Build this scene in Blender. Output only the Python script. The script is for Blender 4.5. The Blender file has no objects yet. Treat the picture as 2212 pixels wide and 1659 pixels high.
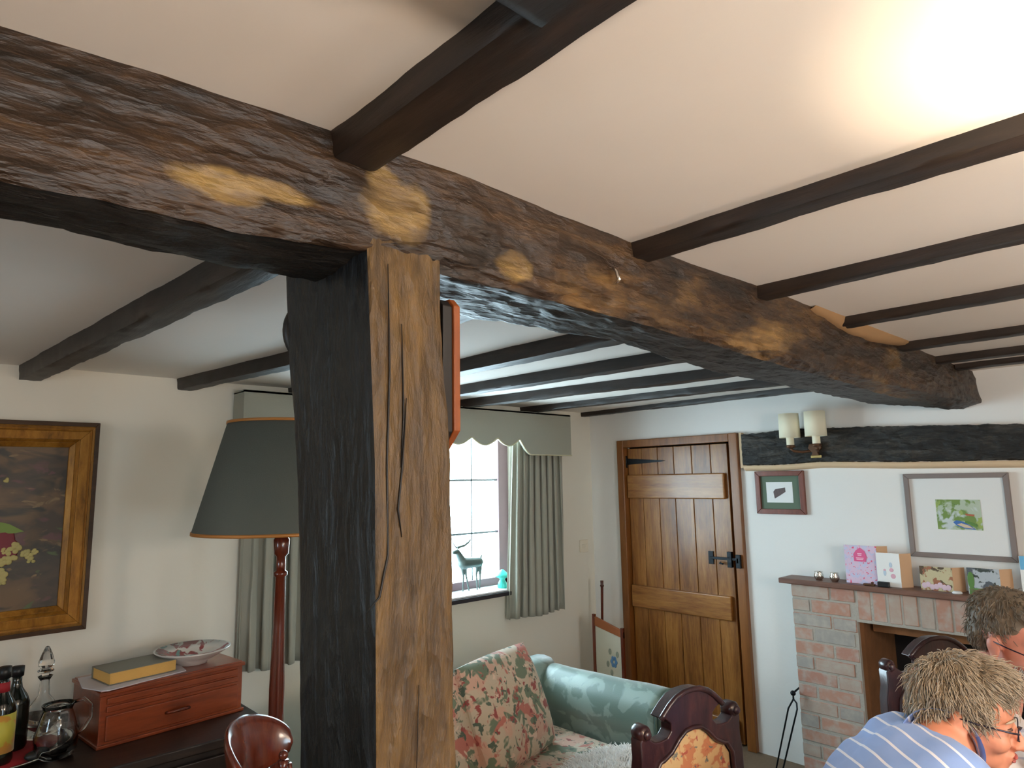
import bpy, bmesh, math, random
from mathutils import Vector, Matrix, noise, Euler
random.seed(7)
SC = bpy.context.scene
COL = SC.collection
PI = math.pi

# ------------------------------------------------------------------ camera, world, lights, exposure
FPX, CX, CY = 1447.75, 1106.0, 829.5
R = Matrix(((0.7340, -0.0850, -0.6738), (-0.6789, -0.1164, -0.7249), (-0.0168, 0.9896, -0.1431)))
_x = R.row[0].normalized()
_y = (R.row[1] - _x * R.row[1].dot(_x)).normalized()
_z = _x.cross(_y)
R = Matrix((_x, _y, _z))
EYE = Vector((0, 0, 1.6))
cam = bpy.data.cameras.new('camera'); cam_o = bpy.data.objects.new('camera', cam); COL.objects.link(cam_o)
cam.sensor_width = 36.0; cam.lens = FPX / 2212 * 36.0; cam.clip_start = 0.05
M4 = R.to_4x4(); M4.translation = EYE
cam_o.matrix_world = M4
SC.camera = cam_o

SC.view_settings.view_transform = 'Standard'
try: SC.view_settings.look = 'None'
except Exception: pass
SC.view_settings.gamma = 1.0
SC.view_settings.use_curve_mapping = False
SC.view_settings.exposure = 0.0
SC.cycles.max_bounces = 10
SC.cycles.diffuse_bounces = 6
SC.cycles.sample_clamp_indirect = 6.0
SC.cycles.use_denoising = True

world = bpy.data.worlds.new('sky'); SC.world = world; world.use_nodes = True
wb = world.node_tree.nodes['Background']
wb.inputs['Color'].default_value = (0.66, 0.86, 1.0, 1); wb.inputs['Strength'].default_value = 23.0


def area(name, loc, rot, sx, sy, power, col, portal=False):
    l = bpy.data.lights.new(name, 'AREA'); l.shape = 'RECTANGLE'; l.size = sx; l.size_y = sy
    l.energy = power; l.color = col
    if portal: l.cycles.is_portal = True
    o = bpy.data.objects.new(name, l); COL.objects.link(o); o.location = loc; o.rotation_euler = rot
    return o


area('window_portal', (2.40, 3.62, 1.42), (-PI / 2, 0, 0), 1.7, 1.1, 1, (1, 1, 1), True)
area('window_portal', (-2.28, 1.5, 1.35), (0, -PI / 2, 0), 0.8, 0.55, 1, (1, 1, 1), True)

area('window_portal', (0.8, -2.48, 1.40), (PI / 2, 0, 0), 1.0, .9, 1, (1, 1, 1), True)

# ------------------------------------------------------------------ helpers


def ray(px, py): return R @ Vector(((px - CX) / FPX, -(py - CY) / FPX, -1.0))
def atd(px, py, d): return EYE + ray(px, py) * d
def on_x(px, py, X): d = ray(px, py); return EYE + d * ((X - EYE.x) / d.x)
def on_y(px, py, Y): d = ray(px, py); return EYE + d * ((Y - EYE.y) / d.y)
def on_z(px, py, Z): d = ray(px, py); return EYE + d * ((Z - EYE.z) / d.z)


def tag(o, label, cat, group=None, kind=None):
    o['label'] = label; o['category'] = cat
    if group: o['group'] = group
    if kind: o['kind'] = kind
    return o


def empty(name, loc, label=None, cat=None, group=None):
    o = bpy.data.objects.new(name, None); COL.objects.link(o); o.location = loc; o.empty_display_size = 0.1
    if label: tag(o, label, cat, group)
    return o


def srgb(r, g, b):
    f = lambda c: (c / 255 / 12.92) if c / 255 <= 0.04045 else ((c / 255 + 0.055) / 1.055) ** 2.4
    return (f(r), f(g), f(b), 1)


class MB:
    """Collects shapes (world coordinates) and links them as one mesh object."""
    def __init__(s): s.v = []; s.f = []; s.sm = []; s.M = Matrix.Identity(4)

    def add(s, vs, fs, smooth=False):
        o = len(s.v); s.v += [s.M @ Vector(v) for v in vs]
        s.f += [[i + o for i in f] for f in fs]; s.sm += [smooth] * len(fs); return s

    def box(s, x0, x1, y0, y1, z0, z1):
        return s.add([(x, y, z) for x in (x0, x1) for y in (y0, y1) for z in (z0, z1)],
                     [(0, 1, 3, 2), (4, 6, 7, 5), (0, 4, 5, 1), (2, 3, 7, 6), (0, 2, 6, 4), (1, 5, 7, 3)])

    def prism(s, pts, axis, a, b, smooth=False):
        n = len(pts)
        def mk(p, t):
            return {'x': (t, p[0], p[1]), 'y': (p[0], t, p[1]), 'z': (p[0], p[1], t)}[axis]
        vs = [mk(p, a) for p in pts] + [mk(p, b) for p in pts]
        s.add(vs, [list(range(n))[::-1], list(range(n, 2 * n))])
        s.f += []
        o = len(s.v) - 2 * n
        for i in range(n):
            j = (i + 1) % n
            s.f.append([o + i, o + j, o + n + j, o + n + i]); s.sm.append(smooth)
        return s

    def lathe(s, c, prof, n=24, axis=None, smooth=True, cap=True):
        """prof: (radius, height) pairs about an axis through c (default +z)."""
        A = (axis or Vector((0, 0, 1))).normalized() if axis is not None else Vector((0, 0, 1))
        U = A.orthogonal().normalized(); W = A.cross(U); c = Vector(c)
        vs = []
        for r, h in prof:
            for k in range(n):
                t = 2 * PI * k / n
                vs.append(c + A * h + (U * math.cos(t) + W * math.sin(t)) * r)
        fs = []
        for i in range(len(prof) - 1):
            for k in range(n):
                k2 = (k + 1) % n
                fs.append((i * n + k, i * n + k2, (i + 1) * n + k2, (i + 1) * n + k))
        s.add(vs, fs, smooth)
        if cap:
            o = len(s.v) - len(vs)
            s.f.append([o + k for k in range(n)][::-1]); s.sm.append(False)
            s.f.append([o + (len(prof) - 1) * n + k for k in range(n)]); s.sm.append(False)
        return s

    def tube(s, pts, rs, n=8, smooth=True, flat=1.0):
        pts = [Vector(p) for p in pts]
        if not hasattr(rs, '__len__'): rs = [rs] * len(pts)
        U = None; vs = []
        for i, p in enumerate(pts):
            T = (pts[min(i + 1, len(pts) - 1)] - pts[max(i - 1, 0)]).normalized()
            if U is None: U = T.orthogonal().normalized()
            else: U = (U - T * U.dot(T)).normalized()
            W = T.cross(U)
            for k in range(n):
                t = 2 * PI * k / n
                vs.append(p + (U * math.cos(t) + W * math.sin(t) * flat) * rs[i])
        fs = []
        for i in range(len(pts) - 1):
            for k in range(n):
                k2 = (k + 1) % n
                fs.append((i * n + k, i * n + k2, (i + 1) * n + k2, (i + 1) * n + k))
        fs.append(list(range(n))[::-1]); fs.append([(len(pts) - 1) * n + k for k in range(n)])
        return s.add(vs, fs, smooth)

    def ell(s, c, r, rot=None, seg=20, rings=12):
        c = Vector(c)
        if not hasattr(r, '__len__'): r = (r, r, r)
        vs = [Vector((0, 0, r[2]))]
        for i in range(1, rings):
            p = PI * i / rings
            for k in range(seg):
                t = 2 * PI * k / seg
                vs.append(Vector((r[0] * math.sin(p) * math.cos(t), r[1] * math.sin(p) * math.sin(t), r[2] * math.cos(p))))
        vs.append(Vector((0, 0, -r[2])))
        fs = [(0, 1 + k, 1 + (k + 1) % seg) for k in range(seg)]
        for i in range(rings - 2):
            a = 1 + i * seg; b = a + seg
            for k in range(seg):
                k2 = (k + 1) % seg; fs.append((a + k, b + k, b + k2, a + k2))
        a = 1 + (rings - 2) * seg; L = len(vs) - 1
        fs += [(a + k, L, a + (k + 1) % seg) for k in range(seg)]
        if rot is not None: vs = [rot @ v for v in vs]
        return s.add([v + c for v in vs], fs, True)

    def cap(s, a, b, ra, rb, n=14):
        """tapered capsule"""
        a = Vector(a); b = Vector(b); d = (b - a); L = d.length
        if L < 1e-6: return s.ell(a, ra)
        T = d / L; pts = []; rs = []
        for i in range(5):
            t = PI / 2 * i / 4; pts.append(a - T * ra * math.cos(t) * 0.999); rs.append(max(ra * math.sin(t), ra * .06))
        for i in range(5):
            t = PI / 2 * i / 4; pts.append(b + T * rb * math.sin(t)); rs.append(max(rb * math.cos(t), rb * .06))
        return s.tube(pts, rs, n)

    def grid(s, P, smooth=True, closed=False):
        n = len(P); m = len(P[0]); vs = [p for row in P for p in row]; fs = []
        for i in range(n - 1):
            for j in range(m if closed else m - 1):
                j2 = (j + 1) % m
                fs.append((i * m + j, i * m + j2, (i + 1) * m + j2, (i + 1) * m + j))
        return s.add(vs, fs, smooth)

    def build(s, name, mat, parent=None, bevel=0, origin=None, seg=2, fix=True):
        me = bpy.data.meshes.new(name)
        if parent is not None:
            base = parent['_o'] if '_o' in parent else tuple(parent.location)
            base = Vector(base)
        else:
            xs = [v.x for v in s.v]; ys = [v.y for v in s.v]; zs = [v.z for v in s.v]
            base = Vector(((min(xs) + max(xs)) / 2, (min(ys) + max(ys)) / 2, min(zs))) if origin is None else Vector(origin)
        me.from_pydata([tuple(v - base) for v in s.v], [], s.f)
        me.polygons.foreach_set('use_smooth', s.sm)
        if fix:
            bm = bmesh.new(); bm.from_mesh(me)
            bmesh.ops.recalc_face_normals(bm, faces=bm.faces); bm.to_mesh(me); bm.free()
        me.materials.append(mat)
        o = bpy.data.objects.new(name, me); COL.objects.link(o)
        if parent is not None:
            o.parent = parent
            # every child sits at its thing's base; grandchildren share it too
            o.location = (0, 0, 0)
            WBASE[o.name] = base
        else:
            o.location = base
        WBASE[o.name] = base
        if bevel:
            b = o.modifiers.new('bevel', 'BEVEL'); b.width = bevel; b.segments = seg; b.limit_method = 'ANGLE'; b.angle_limit = math.radians(35)
            me.polygons.foreach_set('use_smooth', [True] * len(me.polygons))
            b.harden_normals = True
        return o


WBASE = {}


def part(mb, name, mat, parent, **k):
    """child whose vertices are given in world coordinates"""
    base = WBASE.get(parent.name, Vector(parent.location))
    if parent.parent is not None: base = WBASE[parent.name]
    return _build_child(mb, name, mat, parent, Vector(base), **k)


def _build_child(s, name, mat, parent, base, bevel=0, fix=True, seg=2):
    me = bpy.data.meshes.new(name)
    me.from_pydata([tuple(v - base) for v in s.v], [], s.f)
    me.polygons.foreach_set('use_smooth', s.sm)
    if fix:
        bm = bmesh.new(); bm.from_mesh(me)
        bmesh.ops.recalc_face_normals(bm, faces=bm.faces); bm.to_mesh(me); bm.free()
    me.materials.append(mat)
    o = bpy.data.objects.new(name, me); COL.objects.link(o); o.parent = parent
    WBASE[o.name] = base
    if bevel:
        b = o.modifiers.new('bevel', 'BEVEL'); b.width = bevel; b.segments = seg; b.limit_method = 'ANGLE'; b.angle_limit = math.radians(35)
        me.polygons.foreach_set('use_smooth', [True] * len(me.polygons)); b.harden_normals = True
    return o


def organic(mb, name, mat, parent=None, voxel=0.008, smooth=6, disp=None):
    """fuse overlapping volumes into one continuous skin"""
    me = bpy.data.meshes.new('tmp'); me.from_pydata([tuple(v) for v in mb.v], [], mb.f)
    o = bpy.data.objects.new('tmp', me); COL.objects.link(o)
    m = o.modifiers.new('r', 'REMESH'); m.mode = 'VOXEL'; m.voxel_size = voxel; m.use_smooth_shade = True
    if smooth:
        q = o.modifiers.new('s', 'SMOOTH'); q.iterations = smooth; q.factor = 0.5
    dg = bpy.context.evaluated_depsgraph_get(); dg.update()
    ev = o.evaluated_get(dg); me2 = bpy.data.meshes.new_from_object(ev)
    bpy.data.objects.remove(o); bpy.data.meshes.remove(me)
    vs = [v.co.copy() for v in me2.vertices]; ns = [v.normal.copy() for v in me2.vertices]
    if disp: vs = [v + n * disp(v, n) for v, n in zip(vs, ns)]
    out = MB(); out.v = vs; out.f = [list(p.vertices) for p in me2.polygons]; out.sm = [True] * len(out.f)
    bpy.data.meshes.remove(me2)
    if parent is None: return out.build(name, mat, fix=False)
    return _build_child(out, name, mat, parent, WBASE.get(parent.name, Vector(parent.location)), fix=False)


def fnoise(p, sc=1.0, oc=4): return noise.fractal(Vector(p) * sc, 0.9, 2.1, oc)


# ------------------------------------------------------------------ materials
def mat_new(name):
    m = bpy.data.materials.new(name); m.use_nodes = True
    nt = m.node_tree; b = nt.nodes['Principled BSDF']
    return m, nt, b


def N(nt, t, **k):
    n = nt.nodes.new(t)
    for a, v in k.items():
        if a in ('label',): continue
        setattr(n, a, v)
    return n


def plain(name, col, rough=0.6, metal=0.0, spec=None, coat=0, trans=0, ior=None, sheen=0, emit=None, noise_amt=0.0, nscale=12, bump=0.0, bscale=60):
    m, nt, b = mat_new(name)
    b.inputs['Base Color'].default_value = col; b.inputs['Roughness'].default_value = rough
    b.inputs['Metallic'].default_value = metal
    if spec is not None: b.inputs['Specular IOR Level'].default_value = spec
    if coat: b.inputs['Coat Weight'].default_value = coat; b.inputs['Coat Roughness'].default_value = .12
    if trans: b.inputs['Transmission Weight'].default_value = trans
    if ior: b.inputs['IOR'].default_value = ior
    if sheen: b.inputs['Sheen Weight'].default_value = sheen
    if emit: b.inputs['Emission Color'].default_value = emit[0]; b.inputs['Emission Strength'].default_value = emit[1]
    if noise_amt:
        tc = N(nt, 'ShaderNodeTexCoord'); nz = N(nt, 'ShaderNodeTexNoise'); nz.inputs['Scale'].default_value = nscale; nz.inputs['Detail'].default_value = 6
        nt.links.new(tc.outputs['Object'], nz.inputs['Vector'])
        mx = N(nt, 'ShaderNodeMix', data_type='RGBA'); mx.inputs['A'].default_value = tuple(c * (1 - noise_amt) for c in col[:3]) + (1,)
        mx.inputs['B'].default_value = tuple(min(1, c * (1 + noise_amt)) for c in col[:3]) + (1,)
        nt.links.new(nz.outputs['Fac'], mx.inputs['Factor']); nt.links.new(mx.outputs['Result'], b.inputs['Base Color'])
    if bump:
        tc = N(nt, 'ShaderNodeTexCoord'); nz = N(nt, 'ShaderNodeTexNoise'); nz.inputs['Scale'].default_value = bscale; nz.inputs['Detail'].default_value = 5
        nt.links.new(tc.outputs['Object'], nz.inputs['Vector'])
        bp = N(nt, 'ShaderNodeBump'); bp.inputs['Strength'].default_value = bump; bp.inputs['Distance'].default_value = .01
        nt.links.new(nz.outputs['Fac'], bp.inputs['Height']); nt.links.new(bp.outputs['Normal'], b.inputs['Normal'])
    return m


def ramp(nt, stops):
    r = N(nt, 'ShaderNodeValToRGB'); e = r.color_ramp.elements
    while len(e) < len(stops): e.new(0.5)
    for i, (p, c) in enumerate(stops): e[i].position = p; e[i].color = c
    return r


def wood(name, stops, axis='x', stretch=10.0, scale=9.0, rough=0.45, bump=0.35, coat=0.0, fine=60.0, spec=0.5, bdist=.008, patch=None, hewn=0.0, worn=None):
    m, nt, b = mat_new(name)
    tc = N(nt, 'ShaderNodeTexCoord'); mp = N(nt, 'ShaderNodeMapping')
    sc = [1, 1, 1]; sc['xyz'.index(axis)] = 1.0 / stretch
    mp.inputs['Scale'].default_value = sc
    nt.links.new(tc.outputs['Object'], mp.inputs['Vector'])
    n1 = N(nt, 'ShaderNodeTexNoise'); n1.inputs['Scale'].default_value = scale; n1.inputs['Detail'].default_value = 8
    n1.inputs['Roughness'].default_value = .65; n1.inputs['Distortion'].default_value = .6
    n2 = N(nt, 'ShaderNodeTexNoise'); n2.inputs['Scale'].default_value = fine; n2.inputs['Detail'].default_value = 6; n2.inputs['Roughness'].default_value = .7
    for n in (n1, n2): nt.links.new(mp.outputs['Vector'], n.inputs['Vector'])
    mth = N(nt, 'ShaderNodeMix'); mth.inputs['Factor'].default_value = .38
    nt.links.new(n1.outputs['Fac'], mth.inputs['A']); nt.links.new(n2.outputs['Fac'], mth.inputs['B'])
    r = ramp(nt, stops); nt.links.new(mth.outputs['Result'], r.inputs['Fac'])
    colout = r.outputs['Color']
    if patch:
        n3 = N(nt, 'ShaderNodeTexNoise'); n3.inputs['Scale'].default_value = patch[1]; n3.inputs['Detail'].default_value = 5
        mp3 = N(nt, 'ShaderNodeMapping'); s3 = [1, 1, 1]; s3['xyz'.index(axis)] = .4; mp3.inputs['Scale'].default_value = s3
        nt.links.new(tc.outputs['Object'], mp3.inputs['Vector']); nt.links.new(mp3.outputs['Vector'], n3.inputs['Vector'])
        r3 = ramp(nt, [(patch[2], (0, 0, 0, 1)), (patch[2] + .08, (1, 1, 1, 1))]); nt.links.new(n3.outputs['Fac'], r3.inputs['Fac'])
        r4 = ramp(nt, patch[0]); nt.links.new(mth.outputs['Result'], r4.inputs['Fac'])
        mx = N(nt, 'ShaderNodeMix', data_type='RGBA'); nt.links.new(r3.outputs['Color'], mx.inputs['Factor'])
        nt.links.new(r.outputs['Color'], mx.inputs['A']); nt.links.new(r4.outputs['Color'], mx.inputs['B']); colout = mx.outputs['Result']
    if worn:      # pale freshly hewn or rubbed places: (centre, radii) in object space
        acc = None
        nw = N(nt, 'ShaderNodeTexNoise'); nw.inputs['Scale'].default_value = 14; nw.inputs['Detail'].default_value = 6; nt.links.new(tc.outputs['Object'], nw.inputs['Vector'])
        for (cc, rr_) in worn[1]:
            mpw = N(nt, 'ShaderNodeMapping', vector_type='TEXTURE'); mpw.inputs['Location'].default_value = cc; mpw.inputs['Scale'].default_value = rr_
            nt.links.new(tc.outputs['Object'], mpw.inputs['Vector'])
            ln = N(nt, 'ShaderNodeVectorMath', operation='LENGTH'); nt.links.new(mpw.outputs['Vector'], ln.inputs[0])
            ma = N(nt, 'ShaderNodeMath', operation='MULTIPLY_ADD'); nt.links.new(nw.outputs['Fac'], ma.inputs[0]); ma.inputs[1].default_value = 1.6
            nt.links.new(ln.outputs['Value'], ma.inputs[2])
            if acc is None: acc = ma.outputs[0]
            else:
                mi = N(nt, 'ShaderNodeMath', operation='MINIMUM'); nt.links.new(acc, mi.inputs[0]); nt.links.new(ma.outputs[0], mi.inputs[1]); acc = mi.outputs[0]
        rw = ramp(nt, [(.0, (1, 1, 1, 1)), (1.0, (0, 0, 0, 1))])
        mr_ = N(nt, 'ShaderNodeMapRange'); mr_.inputs['From Min'].default_value = 1.5; mr_.inputs['From Max'].default_value = 1.9; nt.links.new(acc, mr_.inputs['Value']); nt.links.new(mr_.outputs['Result'], rw.inputs['Fac'])
        r5 = ramp(nt, worn[0]); nt.links.new(mth.outputs['Result'], r5.inputs['Fac'])
        mx5 = N(nt, 'ShaderNodeMix', data_type='RGBA'); nt.links.new(rw.outputs['Color'], mx5.inputs['Factor']); nt.links.new(colout, mx5.inputs['A']); nt.links.new(r5.outputs['Color'], mx5.inputs['B']); colout = mx5.outputs['Result']
    nt.links.new(colout, b.inputs['Base Color'])
    b.inputs['Roughness'].default_value = rough; b.inputs['Specular IOR Level'].default_value = spec
    if coat: b.inputs['Coat Weight'].default_value = coat; b.inputs['Coat Roughness'].default_value = .15
    bp = N(nt, 'ShaderNodeBump'); bp.inputs['Strength'].default_value = bump; bp.inputs['Distance'].default_value = bdist
    nt.links.new(mth.outputs['Result'], bp.inputs['Height']); last = bp
    if hewn:
        mh = N(nt, 'ShaderNodeMapping'); sh_ = [1, 1, 1]; sh_['xyz'.index(axis)] = .35; mh.inputs['Scale'].default_value = sh_; nt.links.new(tc.outputs['Object'], mh.inputs['Vector'])
        vo = N(nt, 'ShaderNodeTexVoronoi'); vo.inputs['Scale'].default_value = 26; vo.inputs['Randomness'].default_value = 1
        nd = N(nt, 'ShaderNodeTexNoise'); nd.inputs['Scale'].default_value = 18; nd.inputs['Detail'].default_value = 7; nt.links.new(mh.outputs['Vector'], nd.inputs['Vector'])
        va = N(nt, 'ShaderNodeVectorMath', operation='MULTIPLY_ADD'); nt.links.new(nd.outputs['Color'], va.inputs[0]); va.inputs[1].default_value = (.12, .12, .12); nt.links.new(mh.outputs['Vector'], va.inputs[2])
        nt.links.new(va.outputs[0], vo.inputs['Vector'])
        b2 = N(nt, 'ShaderNodeBump'); b2.inputs['Strength'].default_value = hewn; b2.inputs['Distance'].default_value = .012
        nt.links.new(vo.outputs['Distance'], b2.inputs['Height']); nt.links.new(bp.outputs['Normal'], b2.inputs['Normal'])
        b3 = N(nt, 'ShaderNodeBump'); b3.inputs['Strength'].default_value = hewn; b3.inputs['Distance'].default_value = .02
        nt.links.new(nd.outputs['Fac'], b3.inputs['Height']); nt.links.new(b2.outputs['Normal'], b3.inputs['Normal']); last = b3
    nt.links.new(last.outputs['Normal'], b.inputs['Normal'])
    return m


def plaster(name, col, bump=.12):
    m, nt, b = mat_new(name)
    tc = N(nt, 'ShaderNodeTexCoord')
    nz = N(nt, 'ShaderNodeTexNoise'); nz.inputs['Scale'].default_value = 2.2; nz.inputs['Detail'].default_value = 5
    nt.links.new(tc.outputs['Object'], nz.inputs['Vector'])
    mx = N(nt, 'ShaderNodeMix', data_type='RGBA'); mx.inputs['A'].default_value = tuple(c * .94 for c in col[:3]) + (1,); mx.inputs['B'].default_value = col
    nt.links.new(nz.outputs['Fac'], mx.inputs['Factor']); nt.links.new(mx.outputs['Result'], b.inputs['Base Color'])
    n2 = N(nt, 'ShaderNodeTexNoise'); n2.inputs['Scale'].default_value = 9; n2.inputs['Detail'].default_value = 8
    nt.links.new(tc.outputs['Object'], n2.inputs['Vector'])
    bp = N(nt, 'ShaderNodeBump'); bp.inputs['Strength'].default_value = bump; bp.inputs['Distance'].default_value = .02
    nt.links.new(n2.outputs['Fac'], bp.inputs['Height']); nt.links.new(bp.outputs['Normal'], b.inputs['Normal'])
    b.inputs['Roughness'].default_value = .85; b.inputs['Specular IOR Level'].default_value = .25
    return m


def blotchy(name, base, blobs, rough=.8, scale=8, fabric=True, sheen=.2, stretch=None):
    """woven floral cloth: base colour with layers of soft coloured blobs (colour, scale, threshold, softness)"""
    m, nt, b = mat_new(name)
    tc = N(nt, 'ShaderNodeTexCoord'); prev = None
    vec = tc.outputs['Object']
    if stretch:
        mp = N(nt, 'ShaderNodeMapping'); mp.inputs['Scale'].default_value = stretch; nt.links.new(vec, mp.inputs['Vector']); vec = mp.outputs['Vector']
    rgb = N(nt, 'ShaderNodeRGB'); rgb.outputs[0].default_value = base; prev = rgb.outputs[0]
    for i, (c, s, th, soft) in enumerate(blobs):
        nz = N(nt, 'ShaderNodeTexNoise', noise_dimensions='4D'); nz.inputs['W'].default_value = i * 3.7; nz.inputs['Scale'].default_value = s
        nz.inputs['Detail'].default_value = 3; nz.inputs['Distortion'].default_value = .8
        nt.links.new(vec, nz.inputs['Vector'])
        r = ramp(nt, [(th, (0, 0, 0, 1)), (th + soft, (1, 1, 1, 1))]); nt.links.new(nz.outputs['Fac'], r.inputs['Fac'])
        mx = N(nt, 'ShaderNodeMix', data_type='RGBA'); nt.links.new(r.outputs['Color'], mx.inputs['Factor'])
        nt.links.new(prev, mx.inputs['A']); mx.inputs['B'].default_value = c; prev = mx.outputs['Result']
    nt.links.new(prev, b.inputs['Base Color'])
    b.inputs['Roughness'].default_value = rough; b.inputs['Sheen Weight'].default_value = sheen
    if fabric:
        nz = N(nt, 'ShaderNodeTexNoise'); nz.inputs['Scale'].default_value = 300; nt.links.new(tc.outputs['Object'], nz.inputs['Vector'])
        bp = N(nt, 'ShaderNodeBump'); bp.inputs['Strength'].default_value = .15; bp.inputs['Distance'].default_value = .003
        nt.links.new(nz.outputs['Fac'], bp.inputs['Height']); nt.links.new(bp.outputs['Normal'], b.inputs['Normal'])
    return m


S = srgb
M = {}
M['ceiling'] = plaster('ceiling_paint', S(236, 230, 222), .07)
M['wall'] = plaster('wall_paint', S(232, 226, 212), .12)
M['wall2'] = plaster('chimney_wall_paint', S(234, 232, 228), .12)
M['floor'] = plain('carpet', S(120, 100, 80), .95, noise_amt=.15, nscale=60, bump=.3, bscale=300)
OAK = [(.30, S(9, 6, 4)), (.43, S(30, 20, 11)), (.53, S(54, 36, 20)), (.66, S(96, 68, 36))]
OAKL = [(.30, S(34, 24, 15)), (.45, S(84, 61, 34)), (.6, S(140, 106, 60))]
BO = Vector((.85, .97, 1.88))     # origin of the main beam object
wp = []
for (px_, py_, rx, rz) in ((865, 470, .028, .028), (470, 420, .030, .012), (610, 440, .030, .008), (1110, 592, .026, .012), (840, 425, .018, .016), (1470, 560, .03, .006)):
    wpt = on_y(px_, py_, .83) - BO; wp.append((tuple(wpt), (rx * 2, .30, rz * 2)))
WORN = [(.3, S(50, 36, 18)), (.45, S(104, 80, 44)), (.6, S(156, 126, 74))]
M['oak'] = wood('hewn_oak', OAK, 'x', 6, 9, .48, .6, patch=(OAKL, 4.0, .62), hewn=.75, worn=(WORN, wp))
M['oak_under'] = wood('stained_oak_underside', [(.3, S(10, 9, 8)), (.5, S(27, 24, 22)), (.7, S(48, 43, 39))], 'x', 8, 9, .45, .7, bdist=.012, spec=.35, hewn=.6)  # underside and back of the beam, darker than its front
M['joist'] = wood('joist_oak', [(.3, S(12, 9, 8)), (.5, S(34, 25, 20)), (.7, S(62, 46, 36))], 'y', 9, 8, .5, .45)
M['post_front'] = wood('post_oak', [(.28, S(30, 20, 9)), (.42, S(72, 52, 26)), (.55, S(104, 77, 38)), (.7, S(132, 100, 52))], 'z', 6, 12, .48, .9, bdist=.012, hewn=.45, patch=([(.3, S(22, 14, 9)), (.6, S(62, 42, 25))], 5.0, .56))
M['post_dark'] = wood('post_black_oak', [(.3, S(3, 3, 4)), (.5, S(9, 9, 11)), (.7, S(24, 26, 32))], 'z', 5, 10, .42, .5, hewn=.35)  # every post face but the front gets this much darker oak
M['lintel'] = wood('lintel_oak', [(.3, S(10, 9, 9)), (.5, S(38, 36, 33)), (.66, S(84, 78, 70))], 'y', 4, 9, .6, .9, bdist=.02, hewn=1.0)
M['pine'] = wood('door_pine', [(.28, S(64, 34, 10)), (.42, S(120, 72, 28)), (.56, S(156, 104, 48)), (.7, S(178, 128, 68))], 'z', 9, 12, .36, .12, coat=.15, fine=90)
M['pine_h'] = wood('door_ledge_pine', [(.28, S(72, 40, 12)), (.42, S(130, 80, 32)), (.56, S(162, 110, 52)), (.7, S(184, 134, 72))], 'y', 9, 12, .34, .12, coat=.2, fine=90)
M['frame_pine'] = wood('door_frame_pine', [(.25, S(84, 46, 16)), (.5, S(128, 78, 34)), (.7, S(152, 98, 50))], 'z', 12, 10, .35, .1, coat=.2)
M['iron'] = plain('black_iron', S(30, 34, 38), .4, .7, bump=.2)
M['mahog'] = wood('mahogany', [(.3, S(48, 14, 8)), (.5, S(92, 34, 18)), (.7, S(120, 52, 28))], 'z', 10, 14, .22, .05, coat=.5)
M['mahog_x'] = wood('mahogany_box', [(.3, S(84, 30, 12)), (.5, S(132, 58, 26)), (.7, S(150, 74, 38))], 'x', 10, 14, .3, .05, coat=.3)
M['carved'] = wood('carved_walnut', [(.3, S(22, 10, 14)), (.5, S(50, 24, 28)), (.7, S(78, 42, 38))], 'z', 3, 20, .3, .25, coat=.3)
M['dark_side'] = wood('dark_sideboard', [(.3, S(14, 10, 8)), (.5, S(36, 26, 20)), (.7, S(56, 40, 30))], 'x', 10, 12, .35, .1)
M['shelf'] = wood('shelf_oak', [(.3, S(84, 54, 44)), (.5, S(112, 78, 64)), (.7, S(134, 98, 82))], 'y', 8, 12, .45, .1)
M['shade_dk'] = plain('dark_shade_fabric', S(84, 88, 82), .85, bump=.2, bscale=400)
M['gold'] = plain('gold_trim', S(180, 120, 60), .45, .3)
M['gilt'] = wood('gilt_frame', [(.3, S(84, 52, 14)), (.5, S(160, 108, 36)), (.7, S(190, 138, 60))], 'z', 4, 14, .4, .3)
M['gilt'].node_tree.nodes['Principled BSDF'].inputs['Metallic'].default_value = .35
M['curtain'] = plain('sage_curtain', S(158, 156, 142), .9, sheen=.3, bump=.15, bscale=400)
M['pelmet'] = plain('sage_pelmet', S(160, 160, 146), .9, sheen=.2, bump=.15, bscale=400)
M['cord'] = plain('cream_cord', S(215, 208, 175), .8, bump=.5, bscale=300)
M['frame_w'] = plain('window_frame_paint', S(120, 96, 100), .5)
M['white'] = plain('white_gloss', S(235, 236, 238), .25)
M['sillwood'] = plain('sill_nosing', S(44, 40, 46), .4)
M['lead'] = plain('lead_bar', S(120, 130, 135), .5, .3)
M['ivory'] = plain('ivory_shade', S(240, 232, 205), .7)
m_s, nt_s, b_s = mat_new('translucent_shade'); b_s.inputs['Base Color'].default_value = S(240, 226, 196)
tl = N(nt_s, 'ShaderNodeBsdfTranslucent'); tl.inputs[0].default_value = S(250, 232, 200); mxs = N(nt_s, 'ShaderNodeMixShader'); mxs.inputs[0].default_value = .7
nt_s.links.new(b_s.outputs[0], mxs.inputs[1]); nt_s.links.new(tl.outputs[0], mxs.inputs[2]); nt_s.links.new(mxs.outputs[0], nt_s.nodes['Material Output'].inputs[0])
M['lit_shade'] = m_s
m_s, nt_s, b_s = mat_new('opal_glass'); tl = N(nt_s, 'ShaderNodeBsdfTranslucent'); tl.inputs[0].default_value = (.98, .97, .95, 1)
nt_s.links.new(tl.outputs[0], nt_s.nodes['Material Output'].inputs[0]); M['lit_globe'] = m_s
M['bronze'] = plain('bronze_bracket', S(96, 66, 46), .45, .6)
M['mat_white'] = plain('mount_board', S(226, 226, 224), .6)
M['mat_green'] = plain('green_mount', S(92, 108, 90), .8)
M['grey_frame'] = plain('grey_frame', S(128, 116, 112), .5)
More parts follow.
